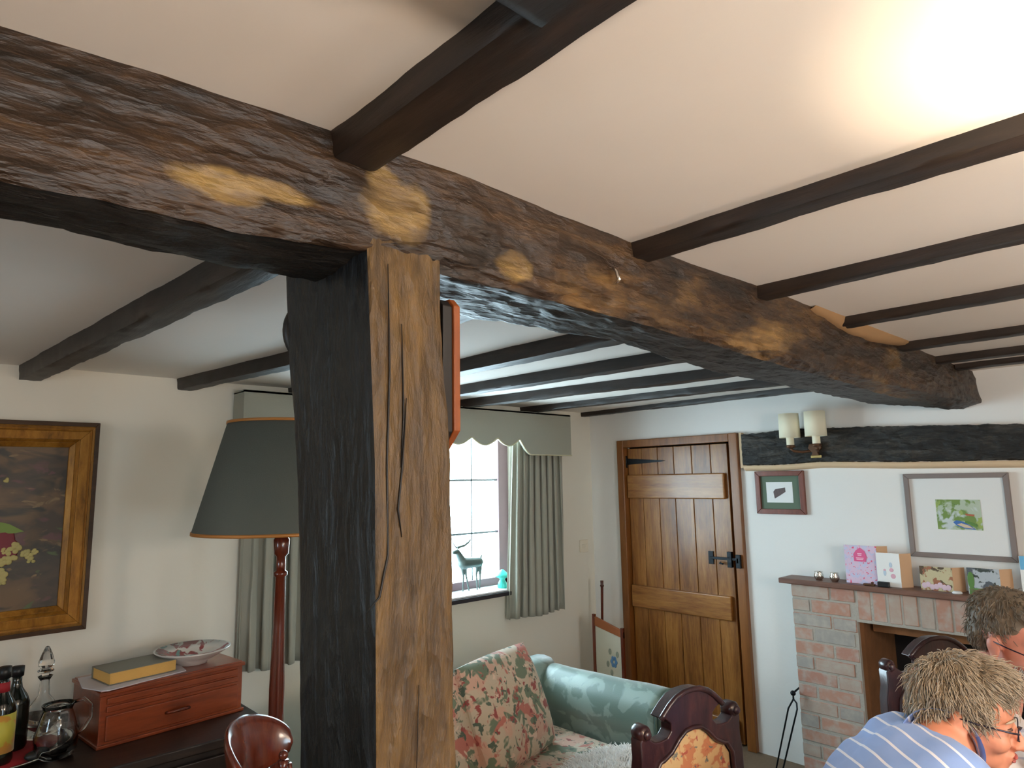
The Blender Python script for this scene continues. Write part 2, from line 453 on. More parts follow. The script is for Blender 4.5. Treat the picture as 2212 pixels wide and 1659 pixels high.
M['red_frame'] = wood('small_frame_wood', [(.3, S(90, 44, 32)), (.6, S(124, 66, 50))], 'z', 5, 20, .35, .1)
M['glass'] = plain('clear_glass', (1, 1, 1, 1), .03, trans=1.0, ior=1.45)
M['silver'] = plain('silver', S(225, 222, 215), .12, 1.0)
M['sofa'] = blotchy('green_damask', S(92, 116, 108), [(S(124, 146, 138), 9, .5, .04)], rough=.36, sheen=.4)
M['sofa_dk'] = plain('green_piping', S(60, 82, 74), .5)
M['floral'] = blotchy('floral_cloth', S(198, 182, 160), [(S(206, 166, 146), 8, .50, .06), (S(108, 122, 100), 12, .54, .03), (S(186, 112, 98), 11, .58, .03), (S(150, 70, 66), 22, .60, .03), (S(80, 96, 82), 26, .60, .03), (S(222, 196, 176), 20, .62, .04)], rough=.75)
M['tapestry'] = blotchy('tapestry_cloth', S(206, 170, 120), [(S(190, 120, 80), 26, .52, .05), (S(170, 80, 60), 34, .6, .03), (S(110, 110, 100), 40, .62, .03)], rough=.85)
M['fur'] = plain('sheepskin', S(244, 240, 236), .9, sheen=.5)
M['clock_or'] = wood('clock_rim_wood', [(.3, S(104, 48, 18)), (.6, S(146, 76, 34))], 'z', 5, 20, .4, .1)
M['clock_bk'] = plain('clock_case', S(22, 18, 16), .5)
M['clock_face'] = plain('clock_dial', S(235, 230, 215), .5)
M['switch'] = plain('switch_plastic', S(226, 216, 196), .35)
M['soot'] = plain('sooty_hearth', S(26, 20, 18), .95, noise_amt=.4, nscale=8)
M['sootbrick'] = plain('sooty_brick', S(126, 84, 50), .9, noise_amt=.35, nscale=14, bump=.5, bscale=25)
M['skin_f'] = plain('skin_tanned', S(208, 138, 108), .5, noise_amt=.06, nscale=30)
M['skin_m'] = plain('skin_ruddy', S(200, 132, 112), .5, noise_amt=.08, nscale=30)
for k in ('skin_f', 'skin_m'):
    bb = M[k].node_tree.nodes['Principled BSDF']; bb.inputs['Subsurface Weight'].default_value = .15; bb.inputs['Subsurface Scale'].default_value = .02
    bb.inputs['Subsurface Radius'].default_value = (1, .35, .2)
M['lips'] = plain('lips', S(168, 84, 78), .4)
M['hair_f'] = plain('hair_ash_blonde', S(166, 150, 130), .5, noise_amt=.45, nscale=34)
M['hair_m'] = plain('hair_dark_grey', S(112, 98, 82), .55, noise_amt=.5, nscale=30)
M['beard'] = plain('beard_grey', S(170, 165, 158), .7, noise_amt=.2, nscale=60)
M['specs'] = plain('spectacle_frame', S(40, 32, 48), .3, .3)
M['eye'] = plain('eye_white', S(230, 226, 220), .2)
M['eyelid'] = plain('eye_shadow', S(90, 56, 46), .6)
M['trouser_n'] = plain('navy_trousers', S(50, 56, 80), .85)
M['trouser_b'] = plain('beige_trousers', S(160, 145, 120), .85)
M['shoe'] = plain('brown_shoe', S(70, 46, 34), .4)
M['turq'] = plain('turquoise_glaze', S(70, 205, 190), .3)
M['stag'] = plain('stag_metal', S(96, 112, 108), .45, .4)
M['bottle'] = plain('dark_bottle_glass', S(18, 22, 16), .12, spec=.6)
M['label_y'] = blotchy('yellow_bottle_label', S(186, 176, 60), [(S(196, 140, 50), 18, .55, .05)], fabric=False, rough=.6)
M['red'] = plain('red_cloth', S(150, 24, 34), .7)
M['paper'] = plain('paper', S(205, 200, 206), .7)
M['pages'] = plain('page_edges', S(214, 168, 92), .8, bump=.3, bscale=300)
M['bookcover'] = plain('book_cover_grey', S(120, 116, 104), .6)
M['bowl'] = plain('white_china', S(214, 206, 200), .2)
M['red_wool'] = plain('candle_red', S(136, 40, 44), .6)
M['teal_c'] = plain('teal_glaze', S(96, 136, 132), .5)
M['bowl_pat'] = blotchy('bowl_pattern', S(220, 212, 205), [(S(140, 34, 40), 13, .50, .02), (S(96, 140, 136), 15, .60, .02)], fabric=False, rough=.25)
M['cardw'] = plain('white_card', S(236, 236, 234), .6)
M['tan_card'] = plain('card_back_tan', S(214, 176, 140), .7)
M['black'] = plain('black_plastic', S(20, 22, 24), .4)
M['blue_card'] = plain('blue_card', S(110, 180, 220), .5)
M['green_paint'] = plain('green_paint', S(90, 130, 66), .7)
M['leather'] = plain('screen_cloth', S(205, 200, 180), .8)
M['mortar'] = plain('mortar', S(168, 162, 152), .95, bump=.6, bscale=60)

# bricks: one tone per brick
m, nt, b = mat_new('old_brick')
g = N(nt, 'ShaderNodeNewGeometry'); tcn = N(nt, 'ShaderNodeTexCoord')
r = ramp(nt, [(0, S(172, 128, 112)), (.2, S(178, 136, 118)), (.4, S(172, 152, 138)), (.55, S(154, 150, 144)), (.75, S(174, 132, 114)), (1, S(164, 150, 138))])
r.color_ramp.interpolation = 'CONSTANT'
nt.links.new(g.outputs['Random Per Island'], r.inputs['Fac'])
nz = N(nt, 'ShaderNodeTexNoise'); nz.inputs['Scale'].default_value = 22; nz.inputs['Detail'].default_value = 7; nt.links.new(tcn.outputs['Object'], nz.inputs['Vector'])
mx = N(nt, 'ShaderNodeMix', data_type='RGBA'); rr = ramp(nt, [(.42, (0, 0, 0, 1)), (.68, (.75, .75, .75, 1))]); nt.links.new(nz.outputs['Fac'], rr.inputs['Fac'])
nt.links.new(rr.outputs['Color'], mx.inputs['Factor']); nt.links.new(r.outputs['Color'], mx.inputs['A']); mx.inputs['B'].default_value = S(176, 168, 158)
nt.links.new(mx.outputs['Result'], b.inputs['Base Color']); b.inputs['Roughness'].default_value = .9
bp = N(nt, 'ShaderNodeBump'); bp.inputs['Strength'].default_value = .5; bp.inputs['Distance'].default_value = .006
nt.links.new(nz.outputs['Fac'], bp.inputs['Height']); nt.links.new(bp.outputs['Normal'], b.inputs['Normal'])
M['brick'] = m


def stripes(name, base, line, direction, spacing, width, rough=.8):
    m, nt, b = mat_new(name)
    tc = N(nt, 'ShaderNodeTexCoord'); d = N(nt, 'ShaderNodeVectorMath', operation='DOT_PRODUCT')
    nt.links.new(tc.outputs['Object'], d.inputs[0]); v = Vector(direction).normalized(); d.inputs[1].default_value = v
    a = N(nt, 'ShaderNodeMath', operation='DIVIDE'); nt.links.new(d.outputs['Value'], a.inputs[0]); a.inputs[1].default_value = spacing
    f = N(nt, 'ShaderNodeMath', operation='FRACT'); nt.links.new(a.outputs[0], f.inputs[0])
    lt = N(nt, 'ShaderNodeMath', operation='LESS_THAN'); nt.links.new(f.outputs[0], lt.inputs[0]); lt.inputs[1].default_value = width
    mx = N(nt, 'ShaderNodeMix', data_type='RGBA'); nt.links.new(lt.outputs[0], mx.inputs['Factor'])
    mx.inputs['A'].default_value = base; mx.inputs['B'].default_value = line
    nt.links.new(mx.outputs['Result'], b.inputs['Base Color']); b.inputs['Roughness'].default_value = rough; b.inputs['Sheen Weight'].default_value = .2
    return m


# ------------------------------------------------------------------ the room shell
X0, X1, Y0, Y1, ZC = -2.2, 3.9, -2.4, 3.334, 2.1


def struct(name, mb, mat, **k):
    o = mb.build(name, mat, **k); o['kind'] = 'structure'; return o


struct('floor', MB().box(X0 - .3, X1 + .7, Y0 - .3, Y1 + .3, -.1, 0), M['floor'])
# slightly uneven ceiling
g_ = []
for i in range(41):
    row = []
    for j in range(41):
        x = X0 - .1 + (X1 - X0 + .2) * i / 40; y = Y0 - .1 + (Y1 - Y0 + .2) * j / 40
        row.append((x, y, ZC + .004 * fnoise((x, y, 0), 1.3, 3)))
    g_.append(row)
cb = MB().grid(g_); cb.box(X0 - .2, X1 + .2, Y0 - .2, Y1 + .2, ZC + .03, ZC + .13)
struct('ceiling', cb, M['ceiling'], fix=False)
# window wall: opening x 1.60..3.20, z .90..1.95
WX0, WX1, WZ0, WZ1 = 1.60, 3.20, .905, 1.96
mb = MB(); T = .26
mb.box(X0 - .3, WX0, Y1, Y1 + T, 0, ZC + .1); mb.box(WX1, X1 + .5, Y1, Y1 + T, 0, ZC + .1)
mb.box(WX0, WX1, Y1, Y1 + T, 0, WZ0); mb.box(WX0, WX1, Y1, Y1 + T, WZ1, ZC + .1)
struct('wall_back', mb, M['wall'])
# chimney/door wall x=3.9: door opening y 2.16..3.02 z 0..1.83, hearth opening y .5...1.45, z 0....85
DY0, DY1, DZ = 2.165, 3.015, 1.83
HY0, HY1, HZ = .50, 1.45, .86
mb = MB(); Tw = .45
mb.box(X1, X1 + Tw, DY1, Y1 + .1, 0, ZC + .1); mb.box(X1, X1 + Tw, DY0, DY1, DZ, ZC + .1)
mb.box(X1, X1 + Tw, HY1, DY0, 0, ZC + .1); mb.box(X1, X1 + Tw, HY0, HY1, HZ + .04, ZC + .1); mb.box(X1, X1 + Tw, Y0 - .2, HY0, 0, ZC + .1)
struct('wall_right', mb, M['wall2'])
mb = MB(); mb.box(X0 - .2, .35, Y0 - .2, Y0, 0, ZC + .1); mb.box(1.25, X1 + .4, Y0 - .2, Y0, 0, ZC + .1)
mb.box(.35, 1.25, Y0 - .2, Y0, 0, .9); mb.box(.35, 1.25, Y0 - .2, Y0, 1.9, ZC + .1)
struct('wall_front', mb, M['wall'])
mb = MB()
for z in (.92, 1.4, 1.88): mb.box(.35, 1.25, Y0 - .12, Y0 - .08, z - .02, z + .02)
for x in (.37, .80, 1.23): mb.box(x - .02, x + .02, Y0 - .12, Y0 - .08, .9, 1.9)
struct('window_3', mb, M['frame_w'])  # unseen front window, added to brighten the room with daylight
mb = MB(); a0, a1, b0, b1 = 1.25, 1.75, 1.0, 1.75
mb.box(X0 - .2, X0, Y0 - .2, a0, 0, ZC + .1); mb.box(X0 - .2, X0, a1, Y1 + .2, 0, ZC + .1)
mb.box(X0 - .2, X0, a0, a1, 0, b0); mb.box(X0 - .2, X0, a0, a1, b1, ZC + .1)
struct('wall_left', mb, M['wall'])
mb = MB()
for z in (b0 + .02, (b0 + b1) / 2, b1 - .02): mb.box(X0 - .12, X0 - .08, a0, a1, z - .02, z + .02)
for y in (a0 + .02, (a0 + a1) / 2, a1 - .02): mb.box(X0 - .12, X0 - .08, y - .02, y + .02, b0, b1)
struct('window_2', mb, M['frame_w'])
# baseboards
struct('baseboard_back', MB().box(X0, X1, Y1 - .015, Y1, 0, .12), M['white'], bevel=.004)
mb = MB(); mb.box(X1 - .015, X1, 3.08, Y1 - .015, 0, .12)
struct('baseboard_right', mb, M['white'], bevel=.004)

# main window: frame, panes, sill
mb = MB(); yf0, yf1 = 3.50, 3.55
mb.box(WX0, WX0 + .05, yf0, yf1, WZ0, WZ1); mb.box(WX1 - .09, WX1, yf0, yf1, WZ0, WZ1)
mb.box(WX0, WX1, yf0, yf1, WZ0, WZ0 + .055); mb.box(WX0, WX1, yf0, yf1, WZ1 - .05, WZ1)
mb.box(2.10, 2.16, yf0, yf1, WZ0, WZ1); mb.box(2.60, 2.66, yf0, yf1, WZ0, WZ1)
win = struct('window_1', mb, M['frame_w'], bevel=.004)
mb = MB()
for z in (1.26, 1.61): mb.box(WX0, WX1, 3.518, 3.530, z - .006, z + .006)
for x in (1.87, 2.385, 2.885): mb.box(x - .004, x + .004, 3.518, 3.530, WZ0, WZ1)
part(mb, 'glazing_bars', M['lead'], win)
mb = MB().box(WX0, WX1, 3.522, 3.526, WZ0, WZ1)
gm, gnt, gb = mat_new('window_pane_glass')
gnt.nodes.remove(gb); tr = N(gnt, 'ShaderNodeBsdfTransparent'); tr.inputs[0].default_value = (.97, .99, .98, 1)
gl = N(gnt, 'ShaderNodeBsdfGlossy'); gl.inputs['Roughness'].default_value = .02; ms = N(gnt, 'ShaderNodeMixShader'); ms.inputs[0].default_value = .04
gnt.links.new(tr.outputs[0], ms.inputs[1]); gnt.links.new(gl.outputs[0], ms.inputs[2]); gnt.links.new(ms.outputs[0], gnt.nodes['Material Output'].inputs[0])
part(mb, 'window_pane', gm, win)
sill = MB().box(WX0 - .04, WX1 + .04, 3.30, 3.50, WZ0 - .005, WZ0 + .006)
part(sill, 'window_sill', M['white'], win, bevel=.003)
part(MB().box(WX0 - .05, WX1 + .05, 3.285, 3.333, WZ0 - .032, WZ0 - .006), 'sill_nosing', M['sillwood'], win, bevel=.004)

# door: frame, planked leaf, ledges, hinge, latch
fx0, fx1 = 3.868, 3.93
mb = MB()
mb.box(fx0, fx1, 2.118, 2.175, 0, 1.875); mb.box(fx0, fx1, 3.005, 3.062, 0, 1.875); mb.box(fx0 + .001, fx1, 2.175, 3.005, 1.822, 1.874)
mb.box(fx1 - .02, fx1 + .05, 2.16, 2.18, 0, 1.83)
dr = struct('door_1', mb, M['frame_pine'], bevel=.005)
mb = MB(); ys = [2.212, 2.335, 2.475, 2.615, 2.745, 2.88, 3.0]
for a, c in zip(ys, ys[1:]): mb.box(3.915, 3.94, a + .0015, c - .0015, .01, 1.815)
part(mb, 'door_leaf', M['pine'], dr, bevel=.004)
for z0, z1 in ((1.464, 1.628), (.722, .870), (.02, .145)):
    part(MB().box(3.888, 3.915, 2.235, 2.995, z0, z1), 'ledge', M['pine_h'], dr, bevel=.008)
mb = MB().prism([(3.0, 1.70), (3.0, 1.745), (2.96, 1.742), (2.72, 1.726), (2.68, 1.72), (2.72, 1.714), (2.96, 1.703)], 'x', 3.909, 3.915)
mb.tube([(3.905, 3.005, 1.68), (3.905, 3.005, 1.765)], .008)
part(mb, 'strap_hinge', M['iron'], dr)
mb = MB()
mb.box(3.907, 3.915, 2.35, 2.385, 1.055, 1.135); mb.box(3.896, 3.906, 2.16, 2.37, 1.088, 1.104)
mb.box(3.890, 3.915, 2.215, 2.245, 1.045, 1.14); mb.box(3.850, 3.868, 2.135, 2.165, 1.05, 1.13); mb.box(3.850, 3.900, 2.145, 2.16, 1.08, 1.11)
mb.tube([(3.905, 2.30, 1.07), (3.88, 2.29, 1.068), (3.875, 2.265, 1.066)], .006)
part(mb, 'door_latch', M['iron'], dr, bevel=.003)
# passage behind the door, boxed against skylight, coloured near-black for shade
mb = MB().box(4.36, 4.42, 2.0, 3.2, 0, 2.0); mb.box(3.96, 4.36, DY0 - .05, DY0 - .0, 0, 1.86); mb.box(3.96, 4.36, DY1, DY1 + .03, 0, 1.86); mb.box(3.96, 4.36, DY0, DY1, DZ, 1.86)
struct('wall_passage', mb, M['soot'])

# ------------------------------------------------------------------ timbers
def timber(name, mat, rails, st, amp, nsc, label, cat, group=None, nl=120, sub=6, seed=0, mats=None, facemat=None, ends=True, amp2=0.0, edge=.25):
    """rails: functions t->Vector for each corner rail; lofts a rough hewn timber between them"""
    k = len(rails); P = []
    for i in range(nl + 1):
        t = i / nl; ring = []
        cs = [f(t) for f in rails]; cen = sum(cs, Vector()) / k
        for c in range(k):
            a = cs[c]; b_ = cs[(c + 1) % k]
            for s_ in range(sub):
                u = s_ / sub; p = a.lerp(b_, u)
                q = Vector((p.x * st[0], p.y * st[1], p.z * st[2])) * nsc + Vector((seed, seed * 1.7, 0))
                d = (p - cen); d.normalize()
                e = fnoise(q, 1, 5) * amp + (noise.turbulence(q * 3.1, 4, True) - .5) * amp2
                if s_ == 0: e -= abs(noise.noise(q * 2.0)) * amp * 1.2 + amp * edge
                ring.append(p + d * e)
        P.append(ring)
    mb = MB().grid(P, closed=True)
    m_ = k * sub
    if ends:
        o = 0
        mb.f.append(list(range(m_))[::-1]); mb.sm.append(False)
        mb.f.append([nl * m_ + j for j in range(m_)]); mb.sm.append(False)
    ob = mb.build(name, mat)
    if mats:
        for mm in mats: ob.data.materials.append(mm)
        nfl = nl * m_
        for i in range(nfl):
            c = (i % m_) // sub
            ob.data.polygons[i].material_index = facemat(c, (i // m_) / nl)
    bm = bmesh.new(); bm.from_mesh(ob.data)
    for e in bm.edges:
        if len(e.link_faces) == 2 and e.calc_face_angle(0) > math.radians(50): e.smooth = False
    bm.to_mesh(ob.data); bm.free()
    tag(ob, label, cat, group)
    return ob


def interp(tab, x):
    if x <= tab[0][0]: return tab[0][1]
    for (a, va), (b_, vb) in zip(tab, tab[1:]):
        if x <= b_: return va + (vb - va) * (x - a) / (b_ - a)
    return tab[-1][1]


xs = lambda t: -2.2 + 6.1 * (t ** 1.0)
fb = [(-2.2, 1.93), (.06, 1.929), (.24, 1.936), (.38, 1.936), (.485, 1.945), (.6, 1.975), (.65, 1.975), (.87, 1.971), (1.18, 1.961), (1.45, 1.955), (2.0, 1.94), (2.6, 1.925), (3.3, 1.925), (3.9, 1.945)]
cby = [(-2.2, .84), (.45, .84), (.65, .842), (1.2, .845), (1.72, .871), (2.3, .88), (2.95, .90), (3.9, .90)]
cbz = [(-2.2, 1.912), (.3, 1.918), (.485, 1.935), (.65, 1.93), (1.4, 1.928), (2.0, 1.915), (2.8, 1.90), (3.6, 1.90), (3.9, 1.92)]
bby = [(-2.2, .96), (.07, .965), (.22, .97), (.45, 1.0), (.87, 1.027), (1.25, 1.0), (1.7, 1.05), (2.07, 1.08), (2.6, 1.09), (3.2, 1.11), (3.6, 1.02), (3.9, .98)]
bbz = [(-2.2, 1.912), (.3, 1.915), (.5, 1.925), (1.3, 1.93), (2.0, 1.92), (3.0, 1.915), (3.9, 1.93)]
fty = [(-2.2, .88), (.05, .869), (.21, .847), (.43, .832), (.67, .82), (1.13, .823), (1.7, .812), (2.2, .823), (2.8, .84), (3.4, .847), (3.9, .85)]
for_b = [lambda t: Vector((xs(t), interp(fty, xs(t)), 2.12)), lambda t: Vector((xs(t), .83, interp(fb, xs(t)))),
         lambda t: Vector((xs(t), interp(cby, xs(t)), interp(cbz, xs(t)))), lambda t: Vector((xs(t), interp(bby, xs(t)), interp(bbz, xs(t)))),
         lambda t: Vector((xs(t), interp(bby, xs(t)) + .04, 2.12))]
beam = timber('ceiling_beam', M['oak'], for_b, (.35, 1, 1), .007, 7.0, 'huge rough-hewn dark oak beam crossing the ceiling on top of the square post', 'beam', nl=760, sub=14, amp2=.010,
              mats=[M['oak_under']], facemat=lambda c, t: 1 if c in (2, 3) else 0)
# short bright metal hook on the beam face
h = on_y(1322, 597, .825)
mb = MB(); mb.tube([h + Vector((0, -.004, .018)), h + Vector((0, -.012, .006)), h + Vector((.002, -.016, -.010)), h + Vector((.0, -.008, -.018))], [.003, .0035, .005, .002], 8)
o = mb.build('hook', M['silver']); tag(o, 'small bright metal hook on the front face of the big oak beam', 'hook')

# post
pf = [(0, .0), (1.0, 0), (1.2, .0), (1.63, -.004), (1.95, -.012)]
pxl = lambda z: interp([(0, .52), (1.22, .514), (1.63, .506), (1.95, .488)], z)
pxr = lambda z: interp([(0, .66), (1.19, .649), (1.63, .641), (1.80, .628), (1.95, .625)], z)
pyb = lambda z: interp([(0, 1.05), (1.16, 1.06), (1.64, 1.083), (1.96, 1.109)], z)
zt = lambda t: 1.965 * t
rp = [lambda t: Vector((pxl(zt(t)), .832, zt(t))), lambda t: Vector((pxr(zt(t)), .832, zt(t))),
      lambda t: Vector((pxr(zt(t)) - .01, pyb(zt(t)), zt(t))), lambda t: Vector((pxl(zt(t)), pyb(zt(t)), zt(t)))]
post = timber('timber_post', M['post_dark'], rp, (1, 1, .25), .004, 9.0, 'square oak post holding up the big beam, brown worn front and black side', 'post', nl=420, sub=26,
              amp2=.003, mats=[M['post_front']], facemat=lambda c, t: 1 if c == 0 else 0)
# long drying cracks in the brown face
crk = MB()
for pts in ([(838, 570), (842, 800), (836, 1000), (838, 1200), (820, 1290), (790, 1325)], [(868, 700), (872, 900), (866, 1010)], [(878, 860), (870, 1000), (860, 1100), (868, 1160)], [(905, 1480), (900, 1659)]):
    W = []
    for i, (a, c) in enumerate(pts):
        q = on_y(a, c, .829); W.append(q)
    rs = [.0006] + [.0017] * (len(W) - 2) + [.0006]
    crk.tube(W, rs, 5)
ck = _build_child(crk, 'drying_crack', M['clock_bk'], post, Vector(post.location)); 

NG = 'oak joists on the lamp side of the beam'
FG = 'oak joists on the window side of the beam'


def joist(tabl, w, zb, y0, y1, label, group, seed, w2=None):
    w2 = w if w2 is None else w2
    L = lambda t: y0 + (y1 - y0) * t
    ww = lambda t: w + (w2 - w) * t
    r_ = [lambda t: Vector((interp(tabl, L(t)), L(t), 2.12)), lambda t: Vector((interp(tabl, L(t)) + .004, L(t), zb)),
          lambda t: Vector((interp(tabl, L(t)) + ww(t), L(t), zb)), lambda t: Vector((interp(tabl, L(t)) + ww(t) + .004, L(t), 2.12))]
    return timber('ceiling_joist', M['joist'], r_, (1, .3, 1), .004, 9, label, 'joist', group, nl=130, sub=6, seed=seed, amp2=.004)


near = [(.428, .073, 2.062, 'thick dark joist running to the top of the picture, nearest the camera'),
        (1.122, .066, 2.066, 'dark joist meeting the beam just right of the metal hook'),
        (1.652, .055, 2.07, 'dark joist meeting the beam left of the pale plaster patch'),
        (2.195, .062, 2.072, 'dark joist leaving the beam at the pale plaster patch'),
        (2.81, .068, 2.072, 'dark joist in front of the last pair before the chimney wall'),
        (3.262, .07, 2.068, 'dark joist second from the chimney wall on the lamp side'),
        (3.575, .068, 2.074, 'dark joist closest to the chimney wall on the lamp side')]
for i, (x, w, zb, lab) in enumerate(near):
    joist([(-2.4, x), (.84, x)], w, zb, -2.4, .845, lab, NG, i * 3.3)
far = [([(1.05, .515), (1.5, .486), (3.42, .352)], .085, 2.04, 'dark joist at far left between beam and window wall, above the painting', .08),
       ([(1.1, 1.11), (2.4, 1.07), (3.4, .95)], .07, 2.045, 'dark joist passing behind the post above the lampshade', .07),
       ([(1.1, 1.68), (2.2, 1.69), (3.4, 1.49)], .082, 2.045, 'dark joist right of the post seen just above the octagonal clock', .08),
       ([(1.1, 2.22), (2.7, 2.155), (3.4, 2.12)], .09, 2.05, 'dark joist second right of the post over the window', .06),
       ([(1.1, 2.78), (1.64, 2.74), (3.33, 2.54)], .075, 2.053, 'dark joist ending above the right end of the pelmet', .075),
       ([(1.1, 3.31), (3.33, 3.17)], .065, 2.06, 'dark joist ending between pelmet and room corner', .06),
       ([(1.1, 3.715), (3.33, 3.80)], .085, 2.07, 'thin dark joist right against the door wall', .06)]
for i, (tb, w, zb, lab, w2) in enumerate(far):
    joist(tb, w, zb, 1.03, 3.334, lab, FG, 40 + i * 2.9, w2)
# trimmer joining the first joist from the left
r_ = [lambda t: Vector((.45 - 2.6 * t, .487, 2.12)), lambda t: Vector((.45 - 2.6 * t, .432, 2.053)), lambda t: Vector((.44 - 2.6 * t, .36, 2.05)), lambda t: Vector((.44 - 2.6 * t, .36, 2.12))]
timber('ceiling_trimmer', M['joist'], r_, (.3, 1, 1), .003, 9, 'dark trimmer timber butting the nearest joist at the top edge', 'timber', nl=60, sub=6, seed=77, amp2=.003)

# lintel timber set in the chimney wall with its plaster edge
lt = [(2.082, 1.862), (1.7, 1.872), (1.2, 1.852), (.67, 1.82), (-.6, 1.80)]
lb = [(2.082, 1.672), (1.85, 1.668), (1.6, 1.68), (1.2, 1.665), (.67, 1.657), (-.6, 1.65)]
it = lambda tab, y: interp([(-a, c) for a, c in tab], -y)
yy = lambda t: 2.082 - 2.68 * t
r_ = [lambda t: Vector((3.86, yy(t), it(lt, yy(t)))), lambda t: Vector((3.86, yy(t), it(lb, yy(t)))), lambda t: Vector((3.96, yy(t), it(lb, yy(t)))), lambda t: Vector((3.96, yy(t), it(lt, yy(t))))]
timber('lintel_beam', M['lintel'], r_, (1, .5, 1), .004, 12, 'black rough timber set in the chimney wall above the pictures', 'beam', nl=300, sub=12, seed=5, amp2=.012)
mb = MB()
pts = [(2.082 - 2.68 * i / 40) for i in range(41)]
P = [[(3.9, y, it(lb, y) - .003), (3.862, y, it(lb, y) - .002), (3.872, y, it(lb, y) - .028), (3.9, y, it(lb, y) - .036)] for y in pts]
mb.grid(P)
mb.box(3.868, 3.9, 2.084, 2.10, 1.655, 1.872)
struct('trim_1', mb, plaster('lintel_plaster_edge', S(214, 186, 152), .3), fix=True)
# pale plaster lump on the beam top between two joists
mb = MB()
P = []
for i in range(17):
    t = i / 16; x = 1.98 + .86 * t; hgt = .012 + .028 * math.sin(PI * t) + .006 * noise.noise((t * 9, 0, 0))
    P.append([(x, .80, 2.104), (x, .806, 2.104 - hgt * .6), (x, .818, 2.104 - hgt), (x, .84, 2.104 - hgt)])
mb.grid(P); struct('trim_2', mb, plaster('beam_edge_plaster', S(150, 116, 80), .3))

# ------------------------------------------------------------------ round iron disc and octagonal clock on the post
mb = MB().lathe((.555, 1.10, 1.87), [(.0, 0), (.060, 0), (.066, .006), (.066, .016), (.058, .022), (.03, .026), (.0, .026)], 40, Vector((0, 1, 0)))
o = mb.build('wall_plate', M['clock_bk']); tag(o, 'black round plate hanging on the back of the post, edge showing left', 'plate')
t = empty('wooden_plaque', (.648, .95, 1.64), 'orange-brown wooden plaque with clipped corners seen edge-on at the right side of the post', 'plaque'); WBASE[t.name] = Vector((.648, .95, 1.64))
def octo(y0, y1, z0, z1, c, cb): return [(y0 + c, z1), (y0, z1 - c), (y0, z0 + cb), (y0 + cb, z0), (y1 - cb, z0), (y1, z0 + cb), (y1, z1 - c), (y1 - c, z1)]
part(MB().prism(octo(.838, 1.05, 1.648, 1.893, .012, .03), 'x', .631, .650), 'backing', M['clock_bk'], t, bevel=.002)
part(MB().prism(octo(.834, 1.054, 1.640, 1.896, .014, .04), 'x', .650, .663), 'board', M['clock_or'], t, bevel=.002)

# ------------------------------------------------------------------ pictures
def picture(name, label, x0, x1, z0, z1, ax, at, fw, fd, fmat, mount, mw, inner, gilded=False):
    """ax: 'y' picture lies in plane y=at facing -y ; 'x' in plane x=at facing -x ; x0<x1 run along the wall"""
    def bx(mb, a, c, d0, d1, e, f):
        if ax == 'y': mb.box(a, c, at - d1, at - d0, e, f)
        else: mb.box(at - d1, at - d0, a, c, e, f)
    base = ((x0 + x1) / 2, at, z0) if ax == 'y' else (at, (x0 + x1) / 2, z0)
    t = empty(name, base, label, 'picture'); WBASE[t.name] = Vector(base)
    mb = MB()
    def ring(mb, a0, a1, c0, c1, w, d0, d1):
        def q(u, v, d): return (u, at - d, v) if ax == 'y' else (at - d, u, v)
        O = [(a0, c0), (a1, c0), (a1, c1), (a0, c1)]; I = [(a0 + w, c0 + w), (a1 - w, c0 + w), (a1 - w, c1 - w), (a0 + w, c1 - w)]
        for k in range(4):
            k2 = (k + 1) % 4
            vs = [q(*O[k], 0.001), q(*O[k2], .001), q(*I[k2], .001), q(*I[k], .001), q(*O[k], d0), q(*O[k2], d0), q(*I[k2], d1), q(*I[k], d1)]
            mb.add(vs, [(0, 1, 2, 3), (4, 5, 6, 7), (0, 1, 5, 4), (2, 3, 7, 6), (0, 3, 7, 4), (1, 2, 6, 5)])
    if gilded:
        ring(mb, x0, x1, z0, z1, .018, .03, .034)
        part(mb, 'outer_moulding', M['bookcover'] if False else wood('frame_edge', [(.3, S(50, 34, 22)), (.7, S(84, 58, 36))], 'x', 5, 20, .5, .1), t, bevel=.002)
        mb = MB(); i_ = .018
        for w, d0, d1 in ((.012, .036, .050), (.010, .044, .040), (.034, .052, .058), (.012, .050, .036), (.020, .036, .020)):
            ring(mb, x0 + i_, x1 - i_, z0 + i_, z1 - i_, w, d0, d1); i_ += w
        fw = i_
        part(mb, 'frame', fmat, t, bevel=.002)
    else:
        ring(mb, x0, x1, z0, z1, fw, fd, fd); part(mb, 'frame', fmat, t, bevel=.003)
    mb = MB(); bx(mb, x0 + fw * .8, x1 - fw * .8, .001, fd * .4, z0 + fw * .8, z1 - fw * .8)
    part(mb, 'mount', mount, t)
    if inner:
        mb = MB(); bx(mb, inner[0], inner[1], fd * .4, fd * .4 + .0015, inner[2], inner[3])
        part(mb, 'print', inner[4], t)
    return t


